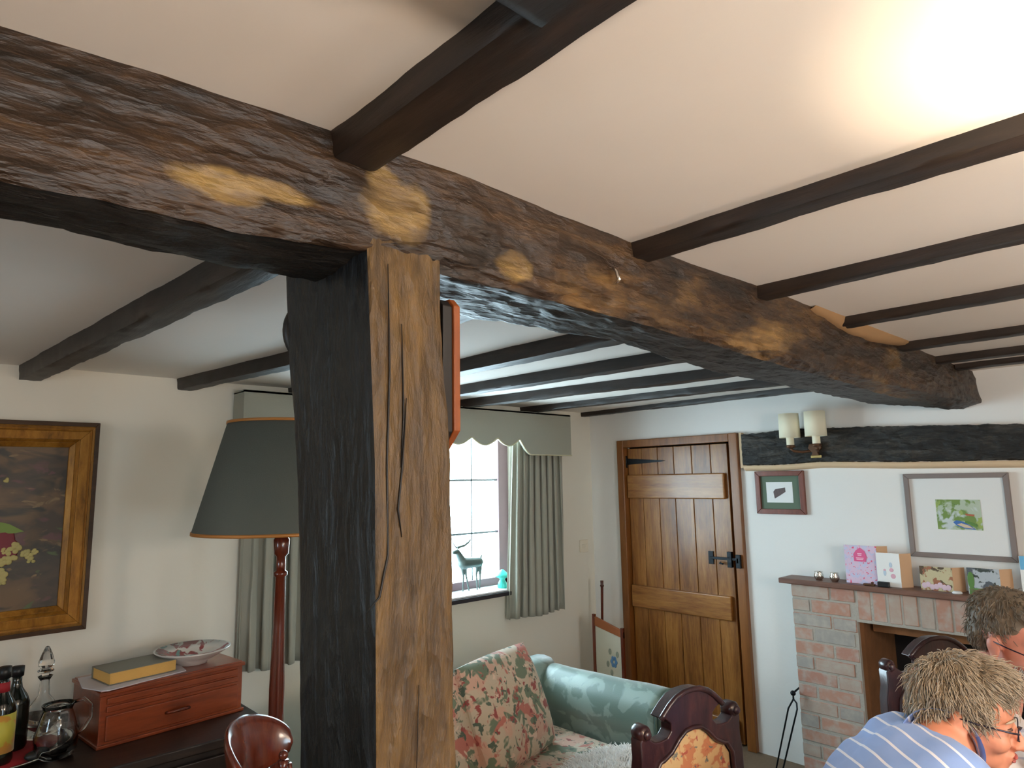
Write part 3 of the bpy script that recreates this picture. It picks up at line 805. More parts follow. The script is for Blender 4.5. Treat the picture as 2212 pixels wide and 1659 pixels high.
oil = blotchy('floral_oil_painting', S(62, 48, 34), [(S(96, 72, 44), 4, .45, .12), (S(44, 38, 26), 5, .52, .08), (S(90, 56, 56), 7, .6, .06), (S(70, 84, 44), 9, .64, .05), (S(120, 96, 62), 12, .63, .05)], fabric=False, rough=.5, stretch=(1, 1, 2.2))
pt = picture('oil_painting', 'large dark flower painting in a gilt frame on the window wall', -.36, .657, 1.027, 1.875, 'y', 3.333, .12, .03, M['gilt'], oil, 0, None, gilded=True)
rng = random.Random(3)
mb = MB()   # pale blossoms painted thickly
for (px, py, r0) in ((30, 1185, 14), (58, 1195, 12), (20, 1205, 14), (2, 1240, 16), (8, 1215, 12), (75, 1193, 9), (66, 1211, 9), (8, 1190, 9), (5, 1260, 10), (15, 1038, 7)):
    c = on_y(px, py, 3.318); rr_ = r0 * .0024
    for k in range(9):
        a = rng.random() * 2 * PI; q = c + Vector((math.cos(a) * rr_ * .6 * rng.random(), 0, math.sin(a) * rr_ * .6 * rng.random()))
        mb.ell(q, (rr_ * .34, .0025, rr_ * .3), seg=8, rings=5)
part(mb, 'painted_blossoms', plain('blossom_paint', S(176, 164, 104), .6), pt)
mb = MB()
for (px, py, r0) in ((2, 1190, 26), (6, 1165, 18)):
    c = on_y(px, py, 3.3185); mb.ell(c, (r0 * .0022, .002, r0 * .0024), seg=14, rings=6)
part(mb, 'painted_rose', plain('rose_paint', S(110, 26, 40), .6), pt)
lf = [on_y(*p, 3.317) for p in ((0, 1128), (20, 1132), (52, 1148), (30, 1152), (0, 1153))]
mb = MB(); mb.add([tuple(v) for v in lf] + [tuple(v + Vector((0, .001, 0))) for v in lf], [(0, 1, 2, 3, 4), (9, 8, 7, 6, 5)])
part(mb, 'painted_leaf', plain('leaf_paint', S(110, 134, 58), .6), pt)

sp = picture('small_picture', 'small reddish wood framed picture with green mount below the black timber', 1.722, 2.020, 1.380, 1.632, 'x', 3.899, .030, .022, M['red_frame'], M['mat_green'], 0,
             (1.795, 1.955, 1.447, 1.567, M['mat_white']))
q = [(1.85, 1.478), (1.905, 1.485), (1.915, 1.515), (1.895, 1.535), (1.86, 1.535), (1.848, 1.520)]
q = [(1.840, 1.535), (1.838, 1.510), (1.870, 1.490), (1.906, 1.470), (1.912, 1.510), (1.900, 1.525)]
part(MB().prism(q, 'x', 3.8875, 3.8885), 'drawing', plain('pencil_drawing', S(96, 84, 84), .8, noise_amt=.4, nscale=120), sp)
wc = blotchy('watercolour', S(176, 190, 170), [(S(112, 140, 70), 14, .48, .05), (S(196, 206, 206), 12, .55, .05), (S(150, 170, 90), 20, .58, .05), (S(90, 116, 70), 26, .64, .04)], fabric=False, rough=.7)
bpic = picture('framed_watercolour', 'large pale framed watercolour of a boat above the mantel shelf', .752, 1.203, 1.185, 1.601, 'x', 3.899, .024, .022, M['grey_frame'], M['mat_white'], 0,
               (.878, 1.068, 1.326, 1.472, wc))
mb = MB()   # little boats and red mark in the watercolour
mb.prism([(1.000, 1.362), (.985, 1.345), (.95, 1.332), (.905, 1.328), (.925, 1.345), (.955, 1.365), (.985, 1.372)], 'x', 3.8878, 3.8888)
part(mb, 'painted_boat', plain('boat_blue', S(66, 110, 176), .7), bpic)
part(MB().prism([(.985, 1.352), (.955, 1.338), (.915, 1.333), (.935, 1.348), (.965, 1.358)], 'x', 3.887, 3.8876), 'painted_deck', plain('boat_deck', S(210, 190, 160), .7), bpic)
part(MB().prism([(.945, 1.405), (.905, 1.400), (.91, 1.392), (.943, 1.396)], 'x', 3.887, 3.8876), 'painted_roof', plain('roof_red', S(180, 100, 74), .7), bpic)
part(MB().prism([(.950, 1.360), (.90, 1.342), (.898, 1.350), (.925, 1.366), (.948, 1.37)], 'x', 3.887, 3.8876), 'painted_bank', M['green_paint'], bpic)

# ------------------------------------------------------------------ twin wall light
t = empty('wall_light', (3.80, 1.64, 1.70), 'bronze wall light with two ivory cylinder shades on the black timber', 'wall light'); WBASE[t.name] = Vector(t.location)
for (y, x_) in ((1.742, 3.79), (1.585, 3.77)):
    sh = part(MB().lathe((x_, y, 1.818), [(.054, 0), (.057, 0), (.055, .138), (.052, .138), (.054, .0)], 40, cap=False), 'lamp_shade', M['ivory'], t)
    part(MB().lathe((x_, y, 1.775), [(.019, 0), (.021, .004), (.021, .07), (.016, .075)], 20), 'candle_tube', M['ivory'], t)
    part(MB().lathe((x_, y, 1.755), [(.006, 0), (.026, .010), (.024, .020), (.018, .022)], 20), 'cup', M['bronze'], t)
mb = MB()
mb.tube([(3.79, 1.742, 1.757), (3.80, 1.73, 1.742), (3.82, 1.69, 1.735), (3.84, 1.65, 1.74), (3.845, 1.625, 1.745)], .008)
mb.tube([(3.77, 1.585, 1.757), (3.79, 1.59, 1.742), (3.82, 1.60, 1.738), (3.845, 1.62, 1.745)], .008)
part(mb, 'arms', M['bronze'], t)
mb = MB().prism([(1.595, 1.78), (1.655, 1.78), (1.665, 1.755), (1.64, 1.73), (1.65, 1.712), (1.60, 1.712), (1.61, 1.73), (1.585, 1.755)], 'x', 3.832, 3.850)
part(mb, 'back_plate', M['bronze'], t, bevel=.004)
mb = MB().box(3.826, 3.836, 1.588, 1.648, 1.700, 1.714); part(mb, 'brass_foot', plain('brass', S(196, 170, 110), .35, .7), t, bevel=.003)

# light switch
t = empty('light_switch', (3.783, 3.333, 1.08), 'cream double light switch on the window wall near the corner', 'switch'); WBASE[t.name] = Vector(t.location)
part(MB().box(3.742, 3.826, 3.324, 3.334, 1.078, 1.166), 'plate', M['switch'], t, bevel=.004)
for a in (3.758, 3.792): part(MB().box(a, a + .018, 3.319, 3.325, 1.108, 1.136), 'rocker', M['switch'], t, bevel=.002)

# ------------------------------------------------------------------ chimney breast, shelf, hearth
BX = 3.765
mb = MB(); rb = random.Random(5)
top_z = 1.008; course = .0755; lint = .165
part_mortar = MB()
part_mortar.box(BX + .004, X1, HY1 + .0, 1.786, 0, top_z); part_mortar.box(BX + .004, X1, HY0, HY1, .845, top_z); part_mortar.box(BX + .004, X1, -.3, HY0, 0, top_z)
br = part_mortar.build('fireplace', M['mortar']); tag(br, 'brick chimney breast with dark open hearth under the mantel shelf', 'fireplace')
def brk(y0, y1, z0, z1):
    j = rb.uniform(-.002, .002)
    mb.box(BX + j, BX + .03, y0, y1, z0, z1)
# soldier course over the opening
y = 1.44
while y > -.3:
    w = .062 + rb.uniform(-.004, .004); brk(y - w, y, .858 + rb.uniform(-.003, .003), top_z - .004); y -= w + .01
z = top_z - .004; k = 0
while z > .0:
    z1 = z; z0 = max(z - .064, 0.0)
    for (ya, yb) in ((HY1 + .004, 1.788), (-.3, HY0 - .004)):
        if k == 0 and yb < 1: z = z; 
        y = yb; first = True
        while y > ya + .02:
            w = .205 if not (first and k % 2) else .10
            w += rb.uniform(-.006, .006); y0 = max(y - w, ya)
            brk(y0, y, z0 + rb.uniform(-.002, .002), z1 + rb.uniform(-.002, .002)); y = y0 - .011; first = False
    z = z0 - .011; k += 1
part(mb, 'brickwork', M['brick'], br, bevel=.004)
# hearth cavity
part(MB().box(BX + .03, X1, HY1 - .02, HY1, 0, .845), 'hearth_cheek', M['sootbrick'], br)
part(MB().box(BX + .03, X1, HY0, HY0 + .02, 0, .845), 'hearth_cheek', M['sootbrick'], br)
struct('wall_hearth_left', MB().box(X1, 4.22, HY1 - .02, HY1, 0, HZ), M['sootbrick'])
struct('wall_hearth_right', MB().box(X1, 4.22, HY0, HY0 + .02, 0, HZ), M['sootbrick'])
mb = MB(); mb.box(4.22, 4.26, HY0 - .02, HY1 + .02, 0, 1.0); mb.box(X1 + .06, 4.22, HY0, HY1, HZ - .01, HZ + .04)
struct('wall_hearth_back', mb, M['soot'])
part(MB().box(BX + .10, X1 + .0, HY0, HY1 - .04, .79, .843), 'inner_lintel', M['sootbrick'], br)
o = MB().box(3.735, X1, -.4, 1.846, top_z, 1.036).build('mantel_shelf', M['shelf'], bevel=.005)
tag(o, 'brown wooden mantel shelf over the brick fireplace holding cards', 'shelf')
# kerb of cavity floor is the room floor

def card(name, label, cat, pts, back, front, depth=.05, x=3.80, extra=None):
    """folded card standing open on the shelf; pts (y0,y1,z0,z1)"""
    y1_, y0_, z0, z1 = pts
    t = empty(name, (x, (y0_ + y1_) / 2, z0), label, cat); WBASE[t.name] = Vector(t.location)
    mb = MB().box(x, x + .002, y0_, y1_, z0, z1); part(mb, 'front', front, t)
    mb = MB(); mb.prism([(x + .002, y0_), (x + .004, y0_), (x + depth + .002, y0_ - .035), (x + depth, y0_ - .037)], 'z', z0, z1)
    part(mb, 'back', back, t)
    return t


ZS = 1.0365
pinkm = blotchy('pink_rose_paper', S(216, 190, 212), [(S(196, 196, 222), 60, .52, .05), (S(226, 70, 110), 80, .62, .02)], fabric=False, rough=.6)
t = card('greeting_card', 'pink patterned greeting card, tallest on the mantel shelf', 'card', (1.499, 1.338, ZS, 1.232), M['tan_card'], pinkm, x=3.80)
hs = [(1.450, 1.150), (1.453, 1.185), (1.440, 1.205), (1.418, 1.222), (1.396, 1.205), (1.388, 1.185), (1.392, 1.150)]
part(MB().prism(hs, 'x', 3.7985, 3.7998), 'pink_house_panel', plain('deep_pink', S(218, 92, 140), .6), t)
mb = MB()
for (a, c, zz) in ((1.432, 1.410, 1.190), (1.430, 1.412, 1.182), (1.440, 1.402, 1.168), (1.438, 1.404, 1.161)): mb.box(3.7978, 3.7986, c, a, zz - .002, zz + .002)
part(mb, 'card_lines', plain('pale_pink', S(240, 196, 216), .6), t)
t = card('greeting_card', 'white greeting card with small pastel sketch beside the pink card', 'card', (1.337, 1.227, ZS, 1.203), M['tan_card'], M['cardw'], depth=.055, x=3.785)
mb = MB(); rc = random.Random(11)
for (y, z, r0) in ((1.262, 1.09, .012), (1.268, 1.12, .010), (1.300, 1.118, .006)): mb.ell((3.7845, y, z), (.0008, r0, r0), seg=12, rings=6)
part(mb, 'sketch_pink', plain('sketch_pink', S(220, 170, 186), .7), t)
mb = MB(); mb.ell((3.7845, 1.300, 1.105), (.0008, .007, .016), seg=12, rings=6); mb.ell((3.7844, 1.27, 1.145), (.0008, .008, .013), seg=12, rings=6)
part(mb, 'sketch_blue', plain('sketch_blue', S(190, 206, 222), .7), t)
ph1 = blotchy('group_photo_print', S(196, 186, 150), [(S(90, 74, 56), 24, .56, .04), (S(160, 104, 76), 34, .56, .03)], fabric=False, rough=.35)
t = card('photo_card', 'photo card of a group in pale clothes on the mantel shelf', 'card', (1.145, 1.005, ZS, 1.150), M['tan_card'], ph1, depth=.06, x=3.80)
mb = MB()
for i in range(7): mb.ell((3.7992, 1.128 - i * .017, 1.058 + .006 * math.sin(i * 2)), (.0008, .012, .014), seg=12, rings=6)
part(mb, 'pale_figures', plain('pale_figures', S(214, 188, 200), .6), t)
ph2 = blotchy('cottage_photo_print', S(176, 184, 190), [(S(84, 90, 96), 20, .52, .04), (S(56, 66, 60), 30, .58, .03)], fabric=False, rough=.35)
t = card('photo_card', 'photo card of a house with green lawn near the large picture', 'card', (.944, .815, ZS, 1.158), M['tan_card'], ph2, depth=.06, x=3.80)
mb = MB().box(3.7990, 3.7998, .82, .94, ZS, 1.065); mb.ell((3.7992, .93, 1.10), (.0008, .014, .04), seg=12, rings=6)
part(mb, 'green_lawn', M['green_paint'], t)
t = card('greeting_card', 'blue and white card at the right edge of the picture on the shelf', 'card', (.735, .60, ZS, 1.225), M['tan_card'], M['cardw'], depth=.05, x=3.80)
part(MB().box(3.7985, 3.7998, .605, .733, 1.165, 1.225), 'blue_band', M['blue_card'], t)
for lab, y in (('left one of two small silver pots on the mantel shelf', 1.644), ('right one of two small silver pots, nearer the pink card', 1.560)):
    o = MB().lathe((3.80, y, ZS), [(0, 0), (.016, 0), (.024, .012), (.025, .026), (.019, .038), (.022, .045), (.020, .045), (.016, .038), (.0, .03)], 28).build('silver_pot', M['silver'])
    tag(o, lab, 'pot', 'small silver pots on the mantel shelf')
o = MB().box(3.752, 3.772, 1.275, 1.330, ZS, 1.062).build('small_box', M['black'], bevel=.003); tag(o, 'little black box leaning before the white card', 'box')
mb = MB(); mb.box(3.752, 3.775, 1.345, 1.40, ZS, 1.046); mb.box(3.756, 3.770, 1.352, 1.362, 1.046, 1.056)
o = mb.build('penknife', M['bronze'], bevel=.003); tag(o, 'small dark metal object lying in front of the pink card', 'ornament')
o = MB().lathe((3.775, .985, ZS), [(0, 0), (.020, 0), (.022, .004), (.016, .010), (.0, .011)], 20).build('pebble', M['cardw']); tag(o, 'small pale shell lying between the two photo cards', 'shell')

# fire tongs hanging by the bricks
t = empty('fire_tongs', (3.72, 1.86, 0.0), 'black iron fire tongs hanging at the left edge of the brickwork', 'tongs'); WBASE[t.name] = Vector(t.location)
hk = on_x(1714, 1510, 3.72)
mb = MB().tube([hk + Vector((.17, -.01, .04)), hk + Vector((.10, 0, .045)), hk + Vector((0, 0, .03)), hk], .005)
mb.ell(hk + Vector((0, 0, .03)), .014); part(mb, 'hook', M['iron'], t)
a = on_x(1703, 1530, 3.72); c = on_x(1677, 1659, 3.72); d = on_x(1722, 1532, 3.70); e = on_x(1692, 1659, 3.70)
dn = (c - a) * 1.0; mb = MB()
mb.tube([hk, hk + Vector((0, .012, -.02)), a, a.lerp(c, .2), c, c + dn * .45], .0045); part(mb, 'leg', M['iron'], t)
dn = (e - d); mb = MB().tube([hk, hk + Vector((0, -.016, -.018)), d, d.lerp(e, .2), e, e + dn * .45], .0045); part(mb, 'leg', M['iron'], t)

# ------------------------------------------------------------------ pelmet and curtains
PY = 3.20
cusps = [2.196, 2.41, 2.626, 2.84, 3.035]
cusps = [1.785, 1.98] + cusps
def lowz(x):
    if x >= 3.035 or x <= 1.785:
        d = (x - 3.035) if x >= 3.035 else (1.785 - x)
        return 1.872 - .102 * min(1, math.sin(min(d / .11, 1) * PI / 2)) if d < .11 else 1.77
    for a, c in zip(cusps, cusps[1:]):
        if a <= x <= c: return 1.872 - .047 * math.sin(PI * (x - a) / (c - a))
    return 1.87
xsP = [1.225 + (3.535 - 1.225) * i / 220 for i in range(221)]
mb = MB(); P = [[(x, PY, 2.055), (x, PY, lowz(x)), (x, PY + .015, lowz(x)), (x, PY + .015, 2.055)] for x in xsP]
mb.grid(P, smooth=False); mb.f.append([0, 1, 2, 3]); mb.sm.append(False); L_ = (len(P) - 1) * 4; mb.f.append([L_ + 3, L_ + 2, L_ + 1, L_]); mb.sm.append(False)
mb.box(1.225, 3.535, PY, 3.333, 2.045, 2.057)
mb.box(1.225, 1.24, PY + .015, 3.333, 1.77, 2.05); mb.box(3.52, 3.535, PY + .015, 3.333, 1.77, 2.05)
pel = mb.build('pelmet', M['pelmet']); tag(pel, 'sage green fabric pelmet with scalloped lower edge over the window', 'pelmet')
part(MB().tube([(x, PY - .002, lowz(x)) for x in xsP], .004, 6), 'cord_trim', M['cord'], pel)


def curtain(label, x0, x1, z0, z1, folds, seed, lean=0):
    rg = random.Random(seed); P = []; n = 200
    ph = [rg.uniform(-.4, .4) for _ in range(folds + 2)]
    for j in range(26):
        v = j / 25; z = z1 + (z0 - z1) * v; row = []
        for i in range(n + 1):
            u = i / n
            amp = .022 + .012 * v
            w = math.sin(2 * PI * folds * (u ** 1.05) + ph[int(u * folds)] * .5 + .35 * math.sin(v * 2.5 + u * 5)) * amp
            xx = x0 + (x1 - x0) * u + lean * v * (1 - u) + .010 * math.sin(2 * PI * folds * u * 2 + 1)
            row.append((xx, 3.272 + w + .004 * noise.noise((u * 9, v * 3, seed)), z + .006 * math.sin(u * 9)))
        P.append(row)
    mb = MB().grid(P); o = mb.build('curtain', M['curtain'], fix=False); tag(o, label, 'curtain', 'sage green window curtains')
    s_ = o.modifiers.new('s', 'SOLIDIFY'); s_.thickness = .004
    return o


curtain('sage green gathered curtain at the right of the window', 3.03, 3.49, .725, 1.86, 8, 1, lean=-.05)
curtain('sage green curtain hanging behind the dark floor lamp', 1.27, 1.60, .735, 1.86, 5, 2)

# ------------------------------------------------------------------ window sill ornaments
# stag
sy = 3.40; mb = MB()
g2 = lambda px, py: on_y(px, py, sy)
body = [(992, 1207), (1003, 1214), (1018, 1214), (1034, 1212)]
mb.cap(g2(1001, 1213), g2(1034, 1210), .038, .030); mb.cap(g2(1001, 1213), g2(988, 1188), .030, .016); mb.cap(g2(988, 1188), g2(980, 1190), .016, .011)
mb.cap(g2(1034, 1210), g2(1041, 1195), .012, .004)
mb.cap(g2(999, 1220), g2(1001, 1240), .016, .006); mb.cap(g2(1001, 1240), g2(1000, 1273), .006, .005)
mb.cap(g2(1003, 1222), g2(1007, 1240), .016, .006); mb.cap(g2(1007, 1240), g2(1013, 1272), .006, .005)
mb.cap(g2(1032, 1216), g2(1029, 1237), .017, .006); mb.cap(g2(1029, 1237), g2(1031, 1270), .006, .005)
mb.cap(g2(1036, 1218), g2(1037, 1240), .017, .006); mb.cap(g2(1037, 1240), g2(1036, 1268), .006, .005)
st = empty('stag_figure', (g2(1005, 1270).x, sy, WZ0 + .006), 'standing metal stag ornament with antlers on the window sill', 'ornament'); WBASE[st.name] = Vector(st.location)
zmin = min(v.z for v in mb.v)
for v in mb.v: v.z += WZ0 + .008 - zmin
organic(mb, 'body', M['stag'], st, voxel=.004, smooth=2)
mb = MB(); dz = Vector((0, 0, WZ0 + .008 - zmin))
mb.tube([g2(988, 1180) + dz, g2(992, 1178) + dz, g2(1003, 1175) + dz, g2(1012, 1168) + dz, g2(1016, 1162) + dz], [.009, .009, .007, .006, .004], 6)
mb.tube([g2(1000, 1176) + dz, g2(1002, 1166) + dz], [.003, .0015], 6); mb.tube([g2(1008, 1171) + dz, g2(1010, 1160) + dz], [.003, .0015], 6)
mb.tube([g2(986, 1180) + dz, g2(980, 1172) + dz, g2(976, 1160) + dz, g2(984, 1152) + dz], [.004, .003, .003, .002], 6)
part(mb, 'antlers', M['stag'], st)
q = on_y(1085, 1255, 3.36); z0 = WZ0 + .006
o = MB().lathe((q.x + .01, 3.37, z0), [(0, 0), (.030, 0), (.034, .01), (.026, .035), (.018, .05), (.020, .06), (.048, .072), (.040, .086), (.022, .104), (.008, .116), (0, .118)], 24).build('turquoise_ornament', M['turq'])
tag(o, 'turquoise glazed ornament on the sill beside the right curtain', 'ornament')

# ------------------------------------------------------------------ floor lamp
lx, ly = .985, 2.2
t = empty('floor_lamp', (lx, ly, 0), 'standard lamp with dark grey tapered shade and turned mahogany pole', 'floor lamp'); WBASE[t.name] = Vector(t.location)
sh = part(MB().lathe((lx, ly, 1.452), [(.275, 0), (.182, .355), (.179, .355), (.272, 0), (.275, 0)], 72, cap=False), 'lamp_shade', M['shade_dk'], t)
part(MB().lathe((lx, ly, 1.446), [(.270, 0), (.278, 0), (.277, .010), (.270, .010), (.270, 0)], 72, cap=False), 'lower_trim', M['gold'], sh)
part(MB().lathe((lx, ly, 1.802), [(.178, 0), (.186, 0), (.185, .009), (.178, .009), (.178, 0)], 72, cap=False), 'upper_trim', M['gold'], sh)
pole = [(.0, .0), (.15, 0), (.155, .02), (.14, .035), (.06, .05), (.03, .09), (.022, .13), (.03, .2), (.02, .24), (.022, .6), (.024, .95), (.018, 1.14), (.016, 1.30), (.022, 1.305), (.022, 1.315), (.015, 1.32), (.015, 1.365), (.024, 1.375), (.026, 1.42), (.016, 1.435), (.014, 1.47), (.014, 1.60), (0, 1.60)]
part(MB().lathe((lx, ly, 0), pole, 28), 'pole', M['mahog'], t)
mb = MB()
for k in range(3):
    a = k * 2 * PI / 3; mb.tube([(lx, ly, 1.60), (lx + .18 * math.cos(a), ly + .18 * math.sin(a), 1.80)], .002, 5)
part(mb, 'shade_carrier', M['gold'], t)

# ------------------------------------------------------------------ sideboard and what stands on it
t = empty('sideboard', (.20, 3.0, 0), 'dark wooden sideboard along the window wall below the painting', 'sideboard'); WBASE[t.name] = Vector(t.location)
SBX0, SBX1, SBY0, SBY1, SBZ = -.75, 1.16, 2.60, 3.315, .71
mb = MB().box(SBX0, SBX1, SBY0 - .02, SBY1, SBZ - .035, SBZ); part(mb, 'top', M['dark_side'], t, bevel=.006)
mb = MB().box(SBX0 + .03, SBX1 - .03, SBY0 + .01, SBY1, .12, SBZ - .035); part(mb, 'body', M['dark_side'], t, bevel=.004)
for i in range(3):
    x = SBX0 + .06 + i * .60
    d = part(MB().box(x, x + .57, SBY0 - .005, SBY0 + .01, .16, .44), 'door', M['dark_side'], t, bevel=.006)
    part(MB().ell((x + .5, SBY0 - .015, .32), .012), 'knob', M['gold'], d)
    d = part(MB().box(x, x + .57, SBY0 - .005, SBY0 + .01, .47, .65), 'drawer', M['dark_side'], t, bevel=.006)
    part(MB().ell((x + .285, SBY0 - .015, .56), .012), 'knob', M['gold'], d)
for (x, y) in ((SBX0 + .06, SBY0 + .05), (SBX1 - .06, SBY0 + .05), (SBX0 + .06, SBY1 - .06), (SBX1 - .06, SBY1 - .06)):
    part(MB().box(x - .03, x + .03, y - .03, y + .03, 0, .12), 'leg', M['dark_side'], t, bevel=.004)

# wooden box with drawer
ang = math.radians(6); bc = Vector((.612, 2.775, SBZ))
Mx = Matrix.Translation(bc) @ Matrix.Rotation(ang, 4, 'Z')
t = empty('wooden_chest', tuple(bc), 'low mahogany box with drawer on the sideboard under book and bowl', 'box'); WBASE[t.name] = Vector(bc)
mb = MB(); mb.M = Mx; mb.box(0, .515, .006, .29, .0, .19); part(mb, 'body', M['mahog_x'], t, bevel=.004)
mb = MB(); mb.M = Mx; mb.box(-.006, .521, -.004, .296, .172, .186); mb.box(-.006, .521, -.004, .296, 0, .012); part(mb, 'moulding', M['mahog_x'], t, bevel=.003)
mb = MB(); mb.M = Mx; mb.box(.02, .495, -.004, .006, .020, .105); d = part(mb, 'drawer', M['mahog_x'], t, bevel=.004)
mb = MB(); mb.M = Mx; mb.box(.02, .495, -.003, .006, .115, .135); mb.box(.02, .495, -.003, .006, .142, .163); part(mb, 'panels', M['mahog_x'], t, bevel=.003)
mb = MB(); mb.M = Mx; mb.tube([(.22, -.002, .066), (.222, -.02, .070), (.27, -.022, .070), (.296, -.02, .070), (.298, -.002, .066)], .006); part(mb, 'handle', M['mahog'], d)
ZT = SBZ + .190
# papers, book, bowl on it
mb = MB(); mb.M = Mx @ Matrix.Translation((.0, .0, .1905)); mb.prism([(.0, .0), (.02, -.012), (.30, .03), (.33, .19), (.0, .25), (-.03, .1)], 'z', 0, .003)
o = mb.build('papers', M['paper']); tag(o, 'loose pale papers lying on the mahogany box under the book', 'papers')
mb = MB(); mb.M = Mx @ Matrix.Translation((.035, .04, .1945)) @ Matrix.Rotation(.05, 4, 'Z')
t = empty('book', tuple(Mx @ Vector((.13, .1, .194))), 'thick closed book with yellowed page edges on the mahogany box', 'book'); WBASE[t.name] = Vector(t.location)
m2 = MB(); m2.M = mb.M; m2.box(.004, .236, .003, .15, .003, .040); part(m2, 'pages', M['pages'], t)
m2 = MB(); m2.M = mb.M; m2.box(0, .24, 0, .155, 0, .003); m2.box(0, .24, 0, .155, .040, .043); m2.box(0, .24, .15, .157, 0, .043); part(m2, 'cover', M['bookcover'], t, bevel=.001)
bcx, bcy = on_z(418, 1436, ZT).x + .004, 2.945
t = empty('serving_bowl', (bcx, bcy, ZT), 'shallow white bowl with red and teal pieces on the right of the mahogany box', 'bowl'); WBASE[t.name] = Vector(t.location)
part(MB().lathe((bcx, bcy, ZT + .001), [(0, 0), (.055, 0), (.058, .008), (.10, .030), (.135, .052), (.142, .058), (.134, .058), (.095, .036), (.05, .016), (0, .014)], 48), 'dish', M['bowl'], t)
part(MB().lathe((bcx, bcy, ZT + .0025), [(.03, .0145), (.052, .0165), (.096, .0365), (.133, .0575), (.096, .037), (.052, .017), (.03, .015)], 48, cap=False), 'painted_pattern', M['bowl_pat'], t)

# tray, jug, decanter, bottles
trx, try_ = .30, 2.95
t = empty('serving_tray', (trx, try_, SBZ), 'oval silver tray with red mat at the left end of the sideboard', 'tray'); WBASE[t.name] = Vector(t.location)
mb = MB(); mb.M = Matrix.Translation((trx, try_, SBZ + .001)) @ Matrix.Diagonal((1.25, .95, 1, 1))
mb.lathe((0, 0, 0), [(0, 0), (.195, 0), (.212, .010), (.222, .020), (.216, .020), (.2, .007), (0, .004)], 56); part(mb, 'dish', M['silver'], t)
mb = MB(); mb.M = Matrix.Translation((trx, try_, SBZ + .006)) @ Matrix.Diagonal((1.25, .95, 1, 1)); mb.lathe((0, 0, 0), [(0, 0), (.18, 0), (.18, .002), (0, .002)], 56); part(mb, 'mat', M['red'], t)
ZR = SBZ + .009
# glass jug with handle
q = on_y(128, 1500, 2.80); jx, jy = q.x, 2.80
t = empty('glass_jug', (jx, jy, ZR), 'clear glass jug with curved handle on the tray beside the box', 'jug'); WBASE[t.name] = Vector(t.location)
part(MB().lathe((jx, jy, ZR), [(0, 0), (.05, 0), (.062, .02), (.064, .07), (.05, .12), (.042, .145), (.048, .165), (.045, .165), (.039, .145), (.047, .12), (.060, .07), (.058, .022), (.0, .006)], 36), 'body', M['glass'], t)
part(MB().tube([(jx + .043, jy, ZR + .160), (jx + .075, jy, ZR + .165), (jx + .098, jy, ZR + .14), (jx + .098, jy, ZR + .10), (jx + .08, jy, ZR + .07), (jx + .06, jy, ZR + .055)], .006), 'handle', M['glass'], t)
# decanter with pointed stopper
q = on_y(95, 1500, 3.06); dx, dy = q.x, 3.06
t = empty('decanter', (dx, dy, ZR), 'glass decanter with tall pointed stopper behind the jug', 'decanter'); WBASE[t.name] = Vector(t.location)
part(MB().lathe((dx, dy, ZR), [(0, 0), (.05, 0), (.062, .012), (.062, .05), (.045, .10), (.018, .14), (.015, .19), (.024, .205), (.021, .205), (.012, .19), (.014, .14), (.042, .098), (.058, .05), (0, .01)], 32), 'body', M['glass'], t)
part(MB().lathe((dx, dy, ZR + .195), [(0, 0), (.010, 0), (.013, .02), (.026, .026), (.026, .030), (.016, .036), (.024, .046), (.026, .058), (.016, .09), (.006, .112), (0, .115)], 12, smooth=False), 'stopper', M['glass'], t)
# glass tumbler
q = on_y(140, 1560, 2.80)
o = MB().lathe((q.x + .01, 2.80, ZR), [(0, 0), (.024, 0), (.034, .09), (.0325, .09), (.023, .006), (0, .006)], 10, smooth=False).build('cut_glass_tumbler', M['glass']); tag(o, 'faceted glass tumbler at the front of the tray', 'glass')
q = on_y(85, 1625, 2.76)
o = MB().ell((q.x, 2.80, ZR + .016), (.035, .022, .016)).build('corkscrew_case', M['black']); tag(o, 'small black rounded object lying on the front of the tray', 'ornament')


def bottle(label, x, y, hgt, r0, cap, lab, band=None):
    t = empty('bottle', (x, y, ZR), label, 'bottle', 'bottles on the tray'); WBASE[t.name] = Vector((x, y, ZR))
    part(MB().lathe((x, y, ZR), [(0, 0), (r0 * .9, 0), (r0, .01), (r0, hgt * .55), (r0 * .8, hgt * .64), (r0 * .42, hgt * .74), (r0 * .34, hgt * .82), (r0 * .34, hgt * .92), (0, hgt * .92)], 28), 'glass_body', M['bottle'], t)
    part(MB().lathe((x, y, ZR + hgt * .88), [(0, 0), (r0 * .44, 0), (r0 * .46, hgt * .12), (0, hgt * .12)], 20), 'cap', cap, t)
    if band: part(MB().lathe((x, y, ZR + hgt * .74), [(r0 * .43, 0), (r0 * .46, 0), (r0 * .42, hgt * .10), (r0 * .38, hgt * .10)], 20, cap=False), 'neck_band', band, t)
    if lab: part(MB().lathe((x, y, ZR + hgt * .12), [(r0 * 1.0, 0), (r0 * 1.02, 0), (r0 * 1.02, hgt * .40), (r0 * 1.0, hgt * .40)], 28, cap=False), 'paper_label', lab, t)


q = on_y(5, 1520, 2.86); bottle('dark bottle with yellow label and red neck band at the left edge', q.x, 2.86, .30, .040, M['black'], M['label_y'], M['red'])
q = on_y(30, 1520, 2.98); bottle('plain black bottle standing behind the yellow labelled one', q.x + .004, 2.98, .27, .042, M['black'], None)

